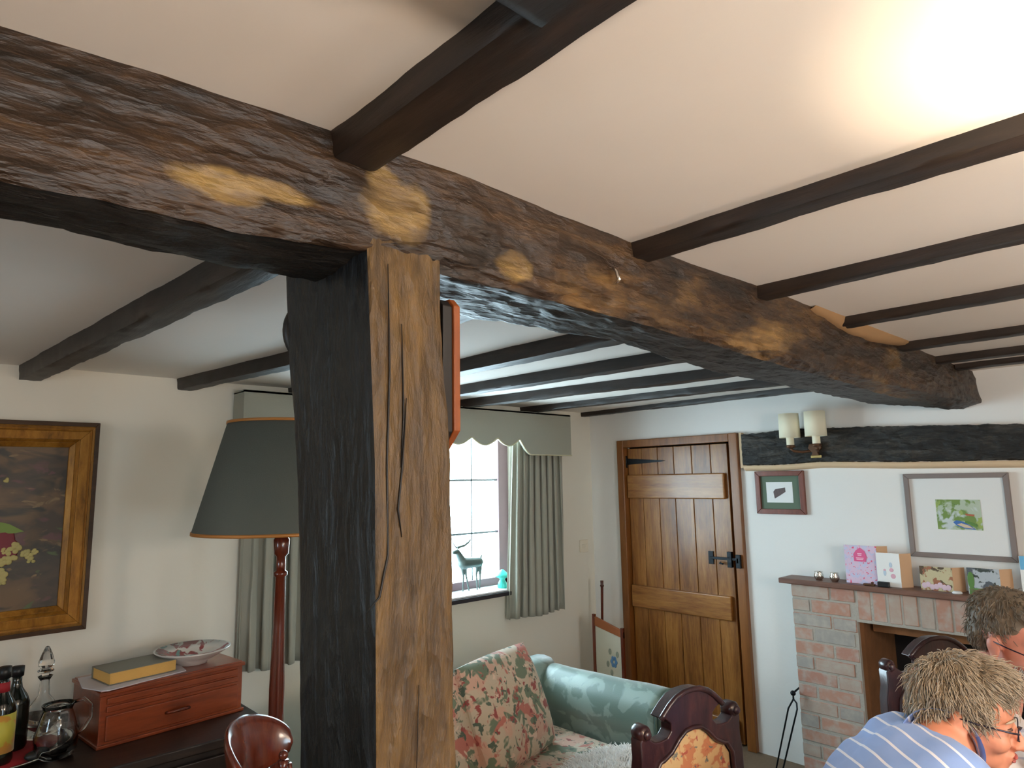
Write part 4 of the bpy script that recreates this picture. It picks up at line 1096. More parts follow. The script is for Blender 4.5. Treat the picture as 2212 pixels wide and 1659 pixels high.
# ------------------------------------------------------------------ bar-back dining chair beside the post
q = atd(572, 1644, 1.78)
t = empty('smokers_chair', (q.x, q.y, 0), 'glossy mahogany bow-backed chair between sideboard and post', 'chair'); WBASE[t.name] = Vector(t.location)
fw_ = (R @ Vector((0, 0, -1))); fw_.z = 0; fw_.normalize(); rt_ = Vector((fw_.y, -fw_.x, 0))
P = []
n = 40
for i in range(n + 1):
    u = i / n; a = math.radians(-58 + 128 * u)
    # back rail curving round, seen nearly end-on
    c = q + rt_ * (.08 - .155 * math.cos(a)) + fw_ * (.155 * math.sin(a)) + Vector((0, 0, .0))
    hh = .075 * (math.sin(PI * min(1, max(0, u))) ** .45) + .006
    out = (-rt_ * math.cos(a) + fw_ * math.sin(a)).normalized()
    up = Vector((0, 0, 1)) + out * .22
    zc = .0 + .02 * math.sin(PI * u)
    ring = []
    for k in range(16):
        b_ = 2 * PI * k / 16
        ring.append(c + Vector((0, 0, zc)) + up * (hh * math.sin(b_)) + out * (.014 * math.cos(b_)))
    P.append(ring)
mb = MB().grid(P, closed=True); mb.f.append(list(range(16))[::-1]); mb.sm.append(False); mb.f.append([n * 16 + j for j in range(16)]); mb.sm.append(False)
part(mb, 'back_rail', M['mahog'], t)
cen = q + rt_ * .10 + fw_ * .05
seatz = .45
mb = MB(); mb.lathe((cen.x, cen.y, seatz - .03), [(0, 0), (.21, 0), (.225, .012), (.22, .03), (.15, .024), (0, .022)], 40); part(mb, 'seat', M['mahog'], t)
for i in range(7):
    a = math.radians(-50 + 140 * i / 6)
    top = q + rt_ * (.08 - .15 * math.cos(a)) + fw_ * (.15 * math.sin(a)) + Vector((0, 0, -.06)); bt = Vector((cen.x, cen.y, seatz)) + (-rt_ * math.cos(a) + fw_ * math.sin(a)) * .19
    mb = MB(); pr = [bt.lerp(top, k / 8) for k in range(9)]; mb.tube(pr, [.008, .009, .012, .016, .010, .015, .011, .009, .008], 10); part(mb, 'spindle', M['mahog'], t)
for a in (45, 135, 225, 315):
    a = math.radians(a); mb = MB().tube([Vector((cen.x, cen.y, seatz - .02)) + Vector((math.cos(a), math.sin(a), 0)) * .15, Vector((cen.x, cen.y, .22)) + Vector((math.cos(a), math.sin(a), 0)) * .18, Vector((cen.x, cen.y, 0)) + Vector((math.cos(a), math.sin(a), 0)) * .21], [.016, .02, .012], 12)
    part(mb, 'leg', M['mahog'], t)
fq = atd(612, 1642, 1.72)
mb = MB().tube([fq + Vector((0, 0, -.06)), fq + Vector((0, 0, -.03)), fq + Vector((0, 0, -.015)), fq], [.012, .017, .010, .014], 12); mb.ell(fq + Vector((0, 0, .012)), .012)
part(mb, 'arm_finial', M['mahog'], t)

# ------------------------------------------------------------------ carved chairs
def carved_chair(A, B, zear, label):
    """A,B: plan positions of the left and right ear knobs (seen from outside the back)"""
    A = Vector((A[0], A[1], 0)); B = Vector((B[0], B[1], 0)); U = (B - A); W = U.length; U.normalize(); Nn = Vector((-U.y, U.x, 0))  # towards the seat
    mid = (A + B) / 2
    t = empty('carved_chair', tuple(mid + Nn * .2), label, 'chair', 'carved upholstered chairs'); WBASE[t.name] = Vector(t.location)
    def MM(): 
        m_ = MB(); mt = Matrix.Identity(4)
        for i_, v in enumerate((U, Nn, Vector((0, 0, 1)))):
            for r_i in range(3): mt[r_i][i_] = v[r_i]
        mt.translation = mid; m_.M = mt; return m_
    hw = W / 2
    half = [(0, .092), (.03, .090), (.06, .080), (.085, .064), (.108, .044), (.118, .034), (.098, .028), (.080, .014), (.080, -.004), (.094, -.018), (.120, -.022), (.140, -.020), (.155, -.010), (hw - .012, .004), (hw + .012, .004), (hw + .022, -.012), (hw + .020, -.06), (hw + .028, -.10), (hw + .032, -.30), (hw + .034, -.47)]
    inner = [(hw - .002, -.47), (hw - .006, -.30), (hw - .02, -.10), (hw - .04, -.072), (.115, -.070), (.085, -.056), (.055, -.028), (.03, -.012), (0, -.008)]
    out = [(x, z) for x, z in half] + inner
    # half outline mirrored: build two halves (closed polygons) so that the open centre stays open
    full = out + [(-x, z) for x, z in inner[::-1]][1:] + [(-x, z) for x, z in half[::-1]][:-1]
    m_ = MM(); m_.prism([(x, zear + z) for x, z in full], 'y', -.018, .024)
    part(m_, 'back_frame', M['carved'], t, bevel=.004)
    # raised edge along crest
    m_ = MM(); pp = [(x, -.020, zear + z - .002) for x, z in half[:6]]; pp = [(-x, y, z) for x, y, z in pp[::-1]][:-1] + pp
    m_.tube(pp, .008, 8); part(m_, 'crest_moulding', M['carved'], t)
    m_ = MM(); pp = [(x, -.020, zear + z) for x, z in inner]; pp = pp + [(-x, y, z) for x, y, z in pp[::-1]][1:]; m_.tube(pp, .006, 8); part(m_, 'panel_moulding', M['carved'], t)
    for s_ in (-1, 1):
        m_ = MM(); m_.lathe((s_ * (hw + .004), -.020, zear + .006), [(0, -.004), (.016, 0), (.021, .008), (.021, .036), (.015, .044), (0, .048)], 20, Vector((0, 1, 0)))
        m_.ell((s_ * (hw + .004), -.024, zear + .006), (.012, .008, .012)); part(m_, 'scroll_knob', M['carved'], t)
    # upholstered panel
    m_ = MM(); pp = [(x, z) for x, z in inner]; pl = pp + [(-x, z) for x, z in pp[::-1]][1:]
    m_.prism([(x * .985, zear + z - .004) for x, z in pl], 'y', -.012, .010); part(m_, 'back_panel', M['tapestry'], t, bevel=.006)
    m_ = MM(); m_.box(-hw, hw, .0, .44, .40, .43); part(m_, 'seat_frame', M['carved'], t, bevel=.006)
    m_ = MM(); m_.box(-hw + .015, hw - .015, .03, .43, .43, .485); part(m_, 'seat', M['tapestry'], t, bevel=.02, seg=4)
    for s_ in (-1, 1):
        m_ = MM(); m_.tube([(s_ * (hw - .02), .41, .41), (s_ * (hw - .02), .42, .30), (s_ * (hw - .02), .42, .1), (s_ * (hw - .02), .42, 0)], [.022, .026, .014, .018], 12); part(m_, 'leg', M['carved'], t)
        m_ = MM(); m_.tube([(s_ * (hw + .016), .0, zear - .46), (s_ * (hw + .01), .0, .2), (s_ * (hw), -.05, 0)], [.022, .022, .018], 10); part(m_, 'leg', M['carved'], t)
    return t


carved_chair((1.515, 1.150), (1.842, 1.085), .935, 'carved dark chair with tapestry back in front of the sofa arm')
carved_chair((2.585, .905), (2.90, .70), .945, 'carved dark chair before the hearth, half hidden by the woman')

# ------------------------------------------------------------------ sofa
t = empty('sofa', (1.8, 2.3, 0), 'green damask sofa with rolled arm and floral cushions below the window', 'sofa'); WBASE[t.name] = Vector(t.location)
SXL, SXR = 1.40, 2.60
part(MB().box(SXL, SXR + .08, 1.86, 2.66, .08, .30), 'base', M['sofa'], t, bevel=.03, seg=4)
mb = MB(); P = []
for i in range(13):
    u = i / 12; ring = []
    x = SXL + (SXR + .06 - SXL) * u
    for k in range(20):
        a = 2 * PI * k / 20; cc = math.copysign(abs(math.cos(a)) ** .5, math.cos(a)); ss = math.copysign(abs(math.sin(a)) ** .5, math.sin(a))
        z = .46 + .22 * ss; y = 2.60 + .09 * cc + (z - .3) * .12
        ring.append((x, y, z))
    P.append(ring)
mb.grid(P, closed=True); mb.f.append(list(range(20))); mb.sm.append(False); mb.f.append([12 * 20 + j for j in range(20)]); mb.sm.append(False)
part(mb, 'back', M['sofa'], t)


def arm(xc, sgn):
    P = []
    prof = []
    for k in range(28):      # scroll profile, x outwards, z
        a = math.radians(-35 + 250 * k / 27)
        prof.append((.02 * 0 + .125 * math.cos(a), .535 + .125 * math.sin(a)))
    prof = [(.06, .08)] + [(.065, .40)] + prof + [(-.085, .40), (-.075, .08)]
    for i in range(17):
        u = i / 16; y = 1.86 + .80 * u; s_ = 1 - .10 * u
        row = []
        for (a, z) in prof:
            wob = .006 * noise.noise((y * 6, z * 8, a * 5))
            row.append((xc + sgn * (a * s_) + (-.03 * u) * sgn, y, z - .01 * u + wob))
        P.append(row)
    mb = MB().grid(P, closed=True); m_ = len(prof)
    mb.f.append(list(range(m_))); mb.sm.append(False); mb.f.append([16 * m_ + j for j in range(m_)][::-1]); mb.sm.append(False)
    a_ = part(mb, 'arm', M['sofa'], t)
    part(MB().tube([(xc + sgn * a * 1.0, 1.858, z) for a, z in prof[1:-1]], .006, 8), 'piping', M['sofa_dk'], a_)
    mb = MB(); ctr = (xc, 1.856, .5)
    pf_ = [(xc + sgn * a * .95, z) for a, z in prof]; mb.prism(pf_, 'y', 1.846, 1.862); part(mb, 'arm_front', M['sofa_dk'], a_)


arm(2.67, 1); arm(SXL - .02, -1)
def cushion(M_, w, h, d, name, mat, parent=None, label=None, cat=None, puff=1.0, bottom=0):
    P1 = []; nn = 24
    mb = MB(); mb.M = M_
    F = []; B_ = []
    for i in range(nn + 1):
        rf = []; rbk = []
        for j in range(nn + 1):
            u = -1 + 2 * i / nn; v = -1 + 2 * j / nn
            k = ((1 - abs(u) ** 3.2) * (1 - abs(v) ** 3.2)) ** .5
            shrink = 1 - .06 * (u * u * v * v) ; x = u * w / 2 * (1 - .03 * v * v); z = v * h / 2 * (1 - .03 * u * u)
            y = d / 2 * (.16 + .84 * k) * puff + .004 * noise.noise((u * 3, v * 3, w))
            rf.append((x, -y, z)); rbk.append((x, y, z))
        F.append(rf); B_.append(rbk)
    mb.grid(F); mb.grid([r_[::-1] for r_ in B_])
    # edges
    def edge(f, b_): mb.grid([f, b_])
    edge([F[i][0] for i in range(nn + 1)], [B_[i][0] for i in range(nn + 1)]); edge([F[i][-1] for i in range(nn + 1)], [B_[i][-1] for i in range(nn + 1)])
    edge(F[0], B_[0]); edge(F[-1], B_[-1])
    if parent: return part(mb, name, mat, parent)
    o = mb.build(name, mat); tag(o, label, cat); return o


for x0, x1 in ((1.50, 2.02), (2.03, 2.56)):
    part(MB().box(x0, x1, 1.88, 2.50, .28, .40), 'seat_cushion', M['floral'], t, bevel=.035, seg=5)
top_r = Vector((2.32, 2.475, .80)); 
def cush_at(cx, cy, cz, w, h, d, yaw, lean, roll=0):
    return Matrix.Translation((cx, cy, cz)) @ Matrix.Rotation(yaw, 4, 'Z') @ Matrix.Rotation(lean, 4, 'X') @ Matrix.Rotation(roll, 4, 'Y')
cushion(cush_at(2.10, 2.325, .615, 0, 0, 0, math.radians(15), math.radians(-22)), .54, .46, .15, 'back_cushion', M['floral'], t)
cushion(cush_at(1.62, 2.30, .60, 0, 0, 0, math.radians(4), math.radians(-22)), .54, .44, .15, 'back_cushion', M['floral'], t)
# sheepskin thrown over the seat front
mb = MB()
mb.ell((2.28, 1.93, .412), (.24, .14, .03)); mb.ell((2.08, 1.90, .41), (.20, .12, .03)); mb.ell((1.92, 1.93, .41), (.16, .10, .03)); mb.ell((2.38, 1.90, .415), (.13, .09, .03)); mb.ell((2.16, 1.84, .35), (.22, .04, .07))
base_fur = organic(mb, 'sheepskin', M['fur'], None, voxel=.012, smooth=3, disp=lambda v, n: .010 * fnoise(v, 14, 3))
tag(base_fur, 'fluffy white sheepskin thrown over the sofa seat', 'sheepskin')
rg = random.Random(21); mb = MB(); me_ = base_fur.data; bl = Vector(base_fur.location)
vsn = [(v.co + bl, v.normal.copy()) for v in me_.vertices if v.normal.z > -.1]
for k in range(2600):
    p, nn_ = rg.choice(vsn); d = (nn_ + Vector((rg.uniform(-.6, .6), rg.uniform(-.6, .6), rg.uniform(-.1, .3)))).normalized(); L_ = rg.uniform(.014, .032)
    bend = Vector((rg.uniform(-1, 1), rg.uniform(-1, 1), 0)) * L_ * .5
    mb.tube([p, p + d * L_ * .5, p + d * L_ + bend], [.0035, .0028, .0006], 4)
part(mb, 'wool_tufts', M['fur'], base_fur, fix=False)

# ------------------------------------------------------------------ fire screen and stick in the corner
t = empty('fire_screen', (3.60, 2.98, 0), 'wooden fire screen with embroidered blue flower panel in the corner by the door', 'screen'); WBASE[t.name] = Vector(t.location)
a = on_x(1281, 1340, 3.60); b2 = on_x(1348, 1375, 3.60)
fs_y1, fs_y0 = 3.11, 2.85; zt1, zt0 = .655, .595
part(MB().box(3.592, 3.612, fs_y1 - .022, fs_y1, 0.02, .70), 'post', M['mahog'], t, bevel=.003)
part(MB().box(3.592, 3.612, fs_y0, fs_y0 + .022, 0.02, .64), 'post', M['mahog'], t, bevel=.003)
part(MB().prism([(fs_y0, zt0 - .02), (fs_y0, zt0 + .025), (fs_y1 - .02, zt1 + .03), (fs_y1 - .02, zt1 - .03)], 'x', 3.594, 3.612), 'top_rail', plain('rail_wood', S(150, 84, 44), .4), t, bevel=.003)
part(MB().box(3.594, 3.610, fs_y0 + .02, fs_y1 - .02, .06, .09), 'bottom_rail', M['mahog'], t, bevel=.003)
pn = part(MB().prism([(fs_y0 + .022, .09), (fs_y0 + .022, zt0 - .015), (fs_y1 - .022, zt1 - .03), (fs_y1 - .022, .09)], 'x', 3.600, 3.604), 'embroidered_panel', M['leather'], t)
mb = MB(); c = on_x(1326, 1430, 3.597)
for k in range(6):
    a = k * PI / 3; mb.ell((3.598, c.y + .018 * math.cos(a), c.z + .024 * math.sin(a)), (.001, .012, .015), seg=10, rings=6)
part(mb, 'blue_flower', plain('blue_thread', S(90, 130, 170), .8), pn)
mb = MB()
for (dy, dz) in ((.03, .06), (-.03, .05), (.02, -.07), (.05, -.02)): mb.ell((3.598, c.y + dy, c.z + dz), (.001, .012, .02), seg=10, rings=6)
part(mb, 'grey_leaves', plain('grey_thread', S(140, 146, 130), .8), pn)
for y in (fs_y0 + .011, fs_y1 - .011): part(MB().box(3.52, 3.68, y - .012, y + .012, 0, .025), 'foot', M['mahog'], t, bevel=.003)
p1 = on_x(1300, 1254, 3.72)
mb = MB().tube([(3.70, p1.y + .02, 0), (3.715, p1.y + .01, .5), (3.72, p1.y, p1.z - .03), (3.72, p1.y, p1.z)], [.009, .009, .010, .012], 10); mb.ell((3.72, p1.y, p1.z - .035), (.014, .014, .012))
o = mb.build('walking_stick', M['mahog']); tag(o, 'thin brown stick standing in the room corner behind the fire screen', 'stick')

# ------------------------------------------------------------------ out-of-frame uplighter that warms the ceiling
t = empty('uplighter_lamp', (.97, .0, 0), 'floor lamp with cream drum shade just right of the camera view', 'floor lamp'); WBASE[t.name] = Vector(t.location)
ux, uy = .97, -.01
part(MB().lathe((ux, uy, 0), [(0, 0), (.13, 0), (.13, .015), (.02, .03), (.012, .05), (.012, 1.52), (0, 1.52)], 24), 'stand', M['bronze'], t)
part(MB().lathe((ux, uy, 1.46), [(.115, 0), (.12, .28), (.117, .28), (.112, .0), (.115, 0)], 40, cap=False), 'drum_shade', M['lit_shade'], t)
pl = bpy.data.lights.new('bulb', 'POINT'); pl.energy = 34; pl.color = (1.0, .78, .54); pl.shadow_soft_size = .06
po = bpy.data.objects.new('bulb', pl); COL.objects.link(po); po.location = (ux, uy, 1.50)

for (gx, gy, gz, en, lab) in ((1.55, -.95, 1.66, 150, 'opal globe pendant over the table end, behind the camera to the right'), (.0, -.70, 1.60, 190, 'opal globe pendant behind the camera to the left')):  # unseen lamps, added to brighten the near ceiling
    t = empty('pendant_lamp', (gx, gy, gz), lab, 'pendant lamp', 'opal pendant lamps behind the camera'); WBASE[t.name] = Vector(t.location)
    part(MB().ell((gx, gy, gz), .09, seg=28, rings=16), 'globe', plain('lit_opal_globe', (1, 1, 1, 1), .5, emit=((1.0, .82, .66, 1), en)), t)
    if gx < 1: part(MB().lathe((gx, gy, gz - .11), [(0, 0), (.08, .004), (.15, .035), (.19, .085), (.187, .085), (.147, .04), (.08, .010), (0, .006)], 40), 'bowl_shade', M['bronze'], t)  # bowl added to keep this lamp's light off the lower post
    mb = MB().tube([(gx, gy, gz + .088), (gx, gy, ZC)], .006); mb.lathe((gx, gy, ZC - .02), [(0, 0), (.04, 0), (.045, .02), (0, .02)], 20)
    part(mb, 'fitting', M['bronze'], t)

# ------------------------------------------------------------------ people
def head_matrix(center, fwd, up):
    f = Vector(fwd).normalized(); u = Vector(up); l = u.cross(f).normalized(); u = f.cross(l)
    m_ = Matrix((f, l, u)).transposed().to_4x4(); m_.translation = center; return m_     # +x face, +y left, +z up


def head_prims(mb, s=1.0, male=False):
    e = mb.ell
    e((-.012 * s, 0, .040 * s), (.098 * s, .075 * s, .082 * s)); e((.030 * s, 0, -.010 * s), (.062 * s, .064 * s, .085 * s)); e((.036 * s, 0, -.068 * s), (.050 * s, .046 * s, .036 * s))
    e((.072 * s, 0, -.092 * s), (.020 * s, .022 * s, .018 * s)); e((.060 * s, 0, .035 * s), (.036 * s, .058 * s, .050 * s))
    e((.078 * s, 0, .016 * s), (.017 * s, .044 * s, .010 * s))
    mb.cap(Vector((.092, 0, .006)) * s, Vector((.116, 0, -.034)) * s, .0075 * s, .0115 * s)
    for q_ in (-1, 1):
        e((.103 * s, q_ * .011 * s, -.037 * s), .0085 * s); e((.062 * s, q_ * .034 * s, -.028 * s), (.030 * s, .026 * s, .026 * s))
        e((.078 * s, q_ * .031 * s, .000 * s), (.014 * s, .016 * s, .009 * s))
        rot = Matrix.Rotation(.25 * q_, 3, 'Z') @ Matrix.Rotation(-.15, 3, 'Y')
        e((-.004 * s, q_ * .074 * s, -.010 * s), (.019 * s, .008 * s, .032 * s), rot); e((-.010 * s, q_ * .079 * s, .000 * s), (.014 * s, .007 * s, .020 * s)); e((.0 * s, q_ * .074 * s, -.036 * s), .009 * s)
    e((.094 * s, 0, -.058 * s), (.012 * s, .020 * s, .006 * s)); e((.091 * s, 0, -.069 * s), (.012 * s, .018 * s, .007 * s)); e((.086 * s, 0, -.080 * s), (.010 * s, .016 * s, .006 * s))


def hand_prims(mb, W, D, Uv, side=1, s=1.0):
    """W wrist, D direction of the fingers, Uv back-of-hand normal"""
    D = D.normalized(); Uv = (Uv - D * Uv.dot(D)).normalized(); Sx = D.cross(Uv) * side
    for k in range(4):
        b0_ = W + D * .015 + Sx * (.010 * (k - 1.5)); b1_ = W + D * .085 + Sx * (.019 * (k - 1.5)); mb.cap(b0_, b1_, .015 * s, .0115 * s)
        L = (.068, .078, .072, .056)[k] * s; p = b1_; d = D.copy()
        for j in range(3):
            d = (d - Uv * .32).normalized(); nx = p + d * L * (.42, .32, .26)[j]; mb.cap(p, nx, (.0095, .0088, .008)[j] * s, (.0088, .008, .0072)[j] * s); p = nx
    b = W + D * .025 - Sx * .028; m1 = b + (D * .6 - Sx * .8).normalized() * .038; mb.cap(b, m1, .014 * s, .0105 * s)
    m2_ = m1 + (D * .9 - Sx * .35 - Uv * .2).normalized() * .032; mb.cap(m1, m2_, .0105 * s, .0095 * s); m3 = m2_ + (D - Uv * .3).normalized() * .026; mb.cap(m2_, m3, .0095 * s, .008 * s)


def tufts(mb, Mh, n, seed, hairobj, direc, Lr, rad, lift=.5, keep=None):
    """fine locks rooted on the hair mass and combed along direc (head coordinates)"""
    rg = random.Random(seed); base = WBASE[hairobj.name]; inv = Mh.inverted(); R3 = Mh.to_3x3().normalized().inverted()
    pts = [(inv @ (v.co + base), (R3 @ v.normal).normalized()) for v in hairobj.data.vertices]
    pts = [(p, q) for p, q in pts if (keep is None or keep(p))]
    for c in range(n):
        p, nrm = rg.choice(pts); p = p + Vector((rg.gauss(0, .002), rg.gauss(0, .002), rg.gauss(0, .002)))
        d = Vector(direc(p)); d = (d - nrm * d.dot(nrm)).normalized() + Vector((rg.gauss(0, .3), rg.gauss(0, .3), rg.gauss(0, .3))); L = rg.uniform(*Lr)
        if (p - Vector((-.055, .012, .12))).length < .05: L *= .5; d = (d - nrm * d.dot(nrm) * .8).normalized()
        mb.tube([Mh @ (p - nrm * .003), Mh @ (p + nrm * L * .22 * lift + d * L * .35), Mh @ (p + nrm * L * .18 * lift + d * L * .75), Mh @ (p + d * L - nrm * L * .06)], [rad, rad * 1.1, rad * .8, rad * .15], 4)


def person(label, Hc, fwd, up, neckb, pelvis, shoulders, elbows, hands, handdir, knees, feet, skin, hair_m, hair_kind, shirt, trous, male, s=1.0):
    t = empty('person', (pelvis.x, pelvis.y, 0), label, 'person'); WBASE[t.name] = Vector(t.location)
    Mh = head_matrix(Hc, fwd, up)
    mb = MB(); mb.M = Mh; head_prims(mb, s, male); mb.M = Matrix.Identity(4)
    nk = Mh @ (Vector((-.030, 0, -.070)) * s)
    mb.cap(nk, neckb, .053 * s, .060 * s); mb.cap(Mh @ Vector((.0, 0, -.05)), neckb + (Mh.to_3x3() @ Vector((.02, 0, -.01))), .045, .05)
    tors = [(neckb, .07), (neckb.lerp(pelvis, .2), .12), (neckb.lerp(pelvis, .45), .135), (neckb.lerp(pelvis, .7), .125), (pelvis, .14)]
    U = (neckb - pelvis).normalized(); Sh = (shoulders[0] - shoulders[1]).normalized()
    for (a, ra), (b_, rb_) in zip(tors, tors[1:]): mb.cap(a, b_, ra * .85, rb_ * .85)
    for q_ in (0, 1):
        sg = 1 if q_ == 0 else -1
        mb.cap(neckb - U * .03, shoulders[q_], .055, .052)
        mb.cap(pelvis + Sh * .05 * sg, neckb.lerp(pelvis, .35) + Sh * .07 * sg, .11, .10)
        mb.cap(shoulders[q_], elbows[q_], .050, .038); mb.cap(elbows[q_], hands[q_], .038, .026)
        hip = pelvis + Sh * .085 * sg - U * .02
        mb.cap(hip, knees[q_], .085, .058); mb.cap(knees[q_], feet[q_] + Vector((0, 0, .08)), .056, .036)
        fd = Vector((fwd[0], fwd[1], 0)).normalized(); mb.cap(feet[q_] + Vector((0, 0, .045)) - fd * .04, feet[q_] + Vector((0, 0, .035)) + fd * .12, .034, .028)
        hand_prims(mb, hands[q_], handdir[q_], Vector((0, 0, 1)), side=sg)
    organic(mb, 'body', skin, t, voxel=.0055, smooth=4)
    # shirt
    mb = MB()
    for (a, ra), (b_, rb_) in zip(tors[:-1], tors[1:]): mb.cap(a - (U * .035 if a is neckb else U * 0), b_, ra * .85 + .016, rb_ * .85 + .018)
    for q_ in (0, 1):
        sg = 1 if q_ == 0 else -1
        mb.cap(neckb - U * .045, shoulders[q_], .066, .066); mb.cap(pelvis + Sh * .05 * sg, neckb.lerp(pelvis, .35) + Sh * .07 * sg, .125, .12)
        mb.cap(neckb.lerp(pelvis, .15) + Sh * .08 * sg, neckb.lerp(pelvis, .5) + Sh * .08 * sg, .095, .105)
        mb.cap(shoulders[q_], elbows[q_], .064, .058)
    def fold(v, n): return .005 * fnoise(Vector((v.x, v.y, v.z * 1.8)), 11, 3)
    organic(mb, 'shirt', shirt, t, voxel=.008, smooth=8, disp=fold)
    # collar
    mb = MB(); A = (nk - neckb).normalized(); ring = []
    P = []
    X_ = A.orthogonal().normalized(); Y_ = A.cross(X_)
    for hgt, rr_ in ((-.025, .068), (.006, .062), (.016, .062), (.004, .070), (-.022, .080)):
        P.append([neckb + A * (hgt + .004 * math.sin(k)) + (X_ * math.cos(2 * PI * k / 32) + Y_ * math.sin(2 * PI * k / 32)) * rr_ for k in range(32)])
    mb.grid(P, closed=True); part(mb, 'collar', shirt, t)
    # trousers
    mb = MB()
    for q_ in (0, 1):
        sg = 1 if q_ == 0 else -1; hip = pelvis + Sh * .085 * sg - U * .02
        mb.cap(pelvis, hip, .14, .115); mb.cap(hip, knees[q_], .105, .075); mb.cap(knees[q_], feet[q_] + Vector((0, 0, .11)), .075, .06)
    organic(mb, 'trousers', trous, t, voxel=.012, smooth=4)
    for q_ in (0, 1):
        fd = Vector((fwd[0], fwd[1], 0)).normalized(); mb = MB(); f_ = feet[q_]
        mb.cap(f_ + Vector((0, 0, .045)) - fd * .045, f_ + Vector((0, 0, .040)) + fd * .13, .044, .038); organic(mb, 'shoe', M['shoe'], t, voxel=.01, smooth=2)
    # lips, eyes
    mb = MB(); mb.M = Mh
    mb.ell(Vector((.1025, 0, -.0585)) * s, (.005, .019, .0042)); mb.ell(Vector((.099, 0, -.067)) * s, (.006, .016, .005)); part(mb, 'lips', M['lips'], t)
    for q_ in (-1, 1):
        mb = MB(); mb.M = Mh; mb.ell(Vector((.0835, q_ * .031, .0035)) * s, (.009, .013, .0040)); part(mb, 'eye', M['eyelid'], t)
        mb = MB(); mb.M = Mh; mb.tube([Vector((.094 - .014 * abs(k - 1) * .6, q_ * (.018 + .012 * k), .021 + .003 * math.sin(k * 1.6))) * s for k in range(4)], [.0015, .003, .003, .001], 5); part(mb, 'eyebrow', hair_m, t)
    # spectacles
    mb = MB(); mb.M = Mh
    for q_ in (-1, 1):
        cpt = Vector((.104, q_ * .032, -.001)) * s
        mb.tube([cpt + Vector((-.004 * (math.cos(a) * q_ > .5), .021 * math.cos(a) , .014 * math.sin(a))) for a in [2 * PI * k / 20 for k in range(21)]], .0014, 6)
        mb.tube([Vector((.102, q_ * .053, .004)) * s, Vector((.085, q_ * .070, .007)) * s, Vector((.03, q_ * .079, .008)) * s, Vector((-.006, q_ * .082, .010)) * s], .0019, 6)
    mb.tube([Vector((.106, -.011, .002)) * s, Vector((.110, 0, .005)) * s, Vector((.106, .011, .002)) * s], .0013, 6)
    part(mb, 'spectacles', M['specs'], t)
    return t, Mh


# --- woman bending over, facing right
def perp_of(px):
    v = ray(px, 1500); v.z = 0; v.normalize(); return Vector((v.y, -v.x, 0)), v


fw0 = Vector((.735, -.678, 0))
pw_, vw_ = perp_of(2070)
f_ = (pw_ * .96 + Vector((0, 0, -.16))).normalized()
Hc = atd(2076, 1540, 1.52)
neckb = atd(2048, 1606, 1.48) + Vector((-.01, .01, -.005))
back_dir = -fw0
pel = neckb + back_dir * .30 + Vector((0, 0, -.40)); pel.z = max(pel.z, .66)
Sd = Vector((-.678, -.735, 0))       # her right side is towards the camera
shl = (neckb - Sd * .155 + Vector((0, 0, -.07)), neckb + Sd * .155 + Vector((0, 0, -.07)))
elb = (shl[0] + fw0 * .14 + Vector((0, 0, -.24)), shl[1] + fw0 * .14 + Vector((0, 0, -.24)))
hnd = (elb[0] + fw0 * .22 + Vector((0, 0, .02)), elb[1] + fw0 * .22 + Vector((0, 0, .02)))
kn = (pel - Sd * .09 + fw0 * .10 + Vector((0, 0, -.28)), pel + Sd * .09 + fw0 * .10 + Vector((0, 0, -.28)))
ft = tuple(Vector((k.x, k.y, 0)) - fw0 * .10 for k in kn)
spine = (neckb - pel).normalized()
shirt_w = stripes('blue_striped_shirt', S(132, 160, 214), S(226, 226, 238), spine * .8 + fw0 * .35, .040, .14)
pw, Mh = person('woman with short ash blonde hair and glasses bending in a blue striped shirt', Hc, f_, Vector((0, 0, 1)) + pw_ * .2, neckb, pel, shl, elb, hnd, (fw0, fw0), kn, ft, M['skin_f'], M['hair_f'], 'f', shirt_w, M['trouser_n'], False)
mb = MB(); mb.M = Mh
mb.ell((-.006, 0, .043), (.097, .079, .087)); mb.ell((-.048, 0, .0), (.050, .073, .072)); mb.ell((.036, 0, .088), (.060, .062, .038)); mb.ell((-.038, 0, -.030), (.046, .064, .046)); mb.ell((.015, -.066, .035), (.035, .014, .035)); mb.ell((.015, .066, .035), (.035, .014, .035))
hb = organic(mb, 'hair', M['hair_f'], pw, voxel=.006, smooth=3, disp=lambda v, n: .006 * fnoise(Vector((v.x, v.y, v.z)), 30, 3))
mb = MB()
dirf = lambda p: (p - Vector((-.055, .012, .12))) + Vector((.02 if p.x > 0 else 0, 0, -.03))
tufts(mb, Mh, 8500, 5, hb, dirf, (.016, .036), .0011, .5, keep=lambda p: not (p.x > .045 and p.z < .055) and not (p.x > -.035 and p.z < .0))
part(mb, 'hair_strands', M['hair_f'], hb, fix=False)
mb = MB(); mb.ell(Mh @ Vector((.004, -.082, -.046)), .0048); part(mb, 'earring', M['gold'], pw)

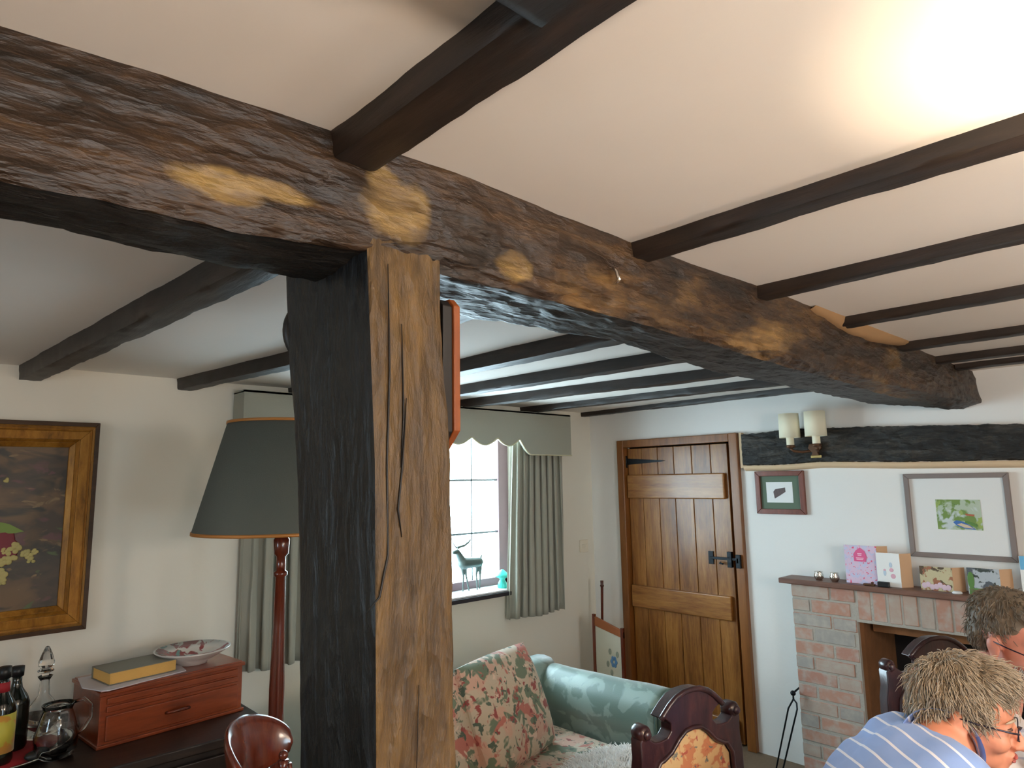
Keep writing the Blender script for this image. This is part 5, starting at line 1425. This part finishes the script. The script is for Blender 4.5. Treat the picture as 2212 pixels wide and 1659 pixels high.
# --- man beyond her, facing right and slightly to the camera
pm_, vm_ = perp_of(2190)
fm = (pm_ * .80 - vm_ * .55 + Vector((0, 0, -.25))).normalized()
Hm = atd(2192, 1388, 2.05)
nb = Hm + Vector((0, 0, -.20)) - fw0 * .09
pm = nb - fw0 * .22 + Vector((0, 0, -.42))
shm = (nb - Sd * .17 + Vector((0, 0, -.05)), nb + Sd * .17 + Vector((0, 0, -.05)))
em = (shm[0] + fw0 * .12 + Vector((0, 0, -.26)), shm[1] + fw0 * .12 + Vector((0, 0, -.26)))
hm_ = (em[0] + fw0 * .24, em[1] + fw0 * .24)
km = (pm - Sd * .10 + fw0 * .26 + Vector((0, 0, -.12)), pm + Sd * .10 + fw0 * .26 + Vector((0, 0, -.12)))
fmf = tuple(Vector((k.x, k.y, 0)) for k in km)
pmn, Mm = person('man with dark greying hair, glasses and pale shirt at the right edge', Hm, fm, Vector((0, 0, 1)), nb, pm, shm, em, hm_, (fw0, fw0), km, fmf, M['skin_m'], M['hair_m'], 'm', stripes('pale_striped_shirt', S(226, 214, 208), S(190, 180, 190), (0, .3, 1), .03, .2), M['trouser_b'], True, 1.12)
Mm = Mm @ Matrix.Scale(1.10, 4)
mb = MB(); mb.M = Mm
mb.ell((-.024, 0, .056), (.104, .081, .086)); mb.ell((-.066, 0, .012), (.052, .072, .068)); mb.ell((.030, 0, .096), (.062, .066, .036))
hb = organic(mb, 'hair', M['hair_m'], pmn, voxel=.006, smooth=3, disp=lambda v, n: .005 * fnoise(v, 34, 3))
mb = MB(); tufts(mb, Mm, 3000, 8, hb, dirf, (.012, .024), .0011, .4, keep=lambda p: not (p.x > .03 and p.z < .09))
part(mb, 'hair_strands', M['hair_m'], hb, fix=False)
mb = MB(); rg = random.Random(2)
for k in range(500):
    q_ = rg.choice((-1, 1)); p = Vector((.0 + rg.random() * .075, q_ * (.064 - .02 * rg.random()), -.035 - rg.random() * .055)); 
    mb.tube([Mm @ p, Mm @ (p + Vector((.002, q_ * .012, -.012)))], [.0015, .0005], 4)
part(mb, 'sideburns', M['beard'], pmn, fix=False)
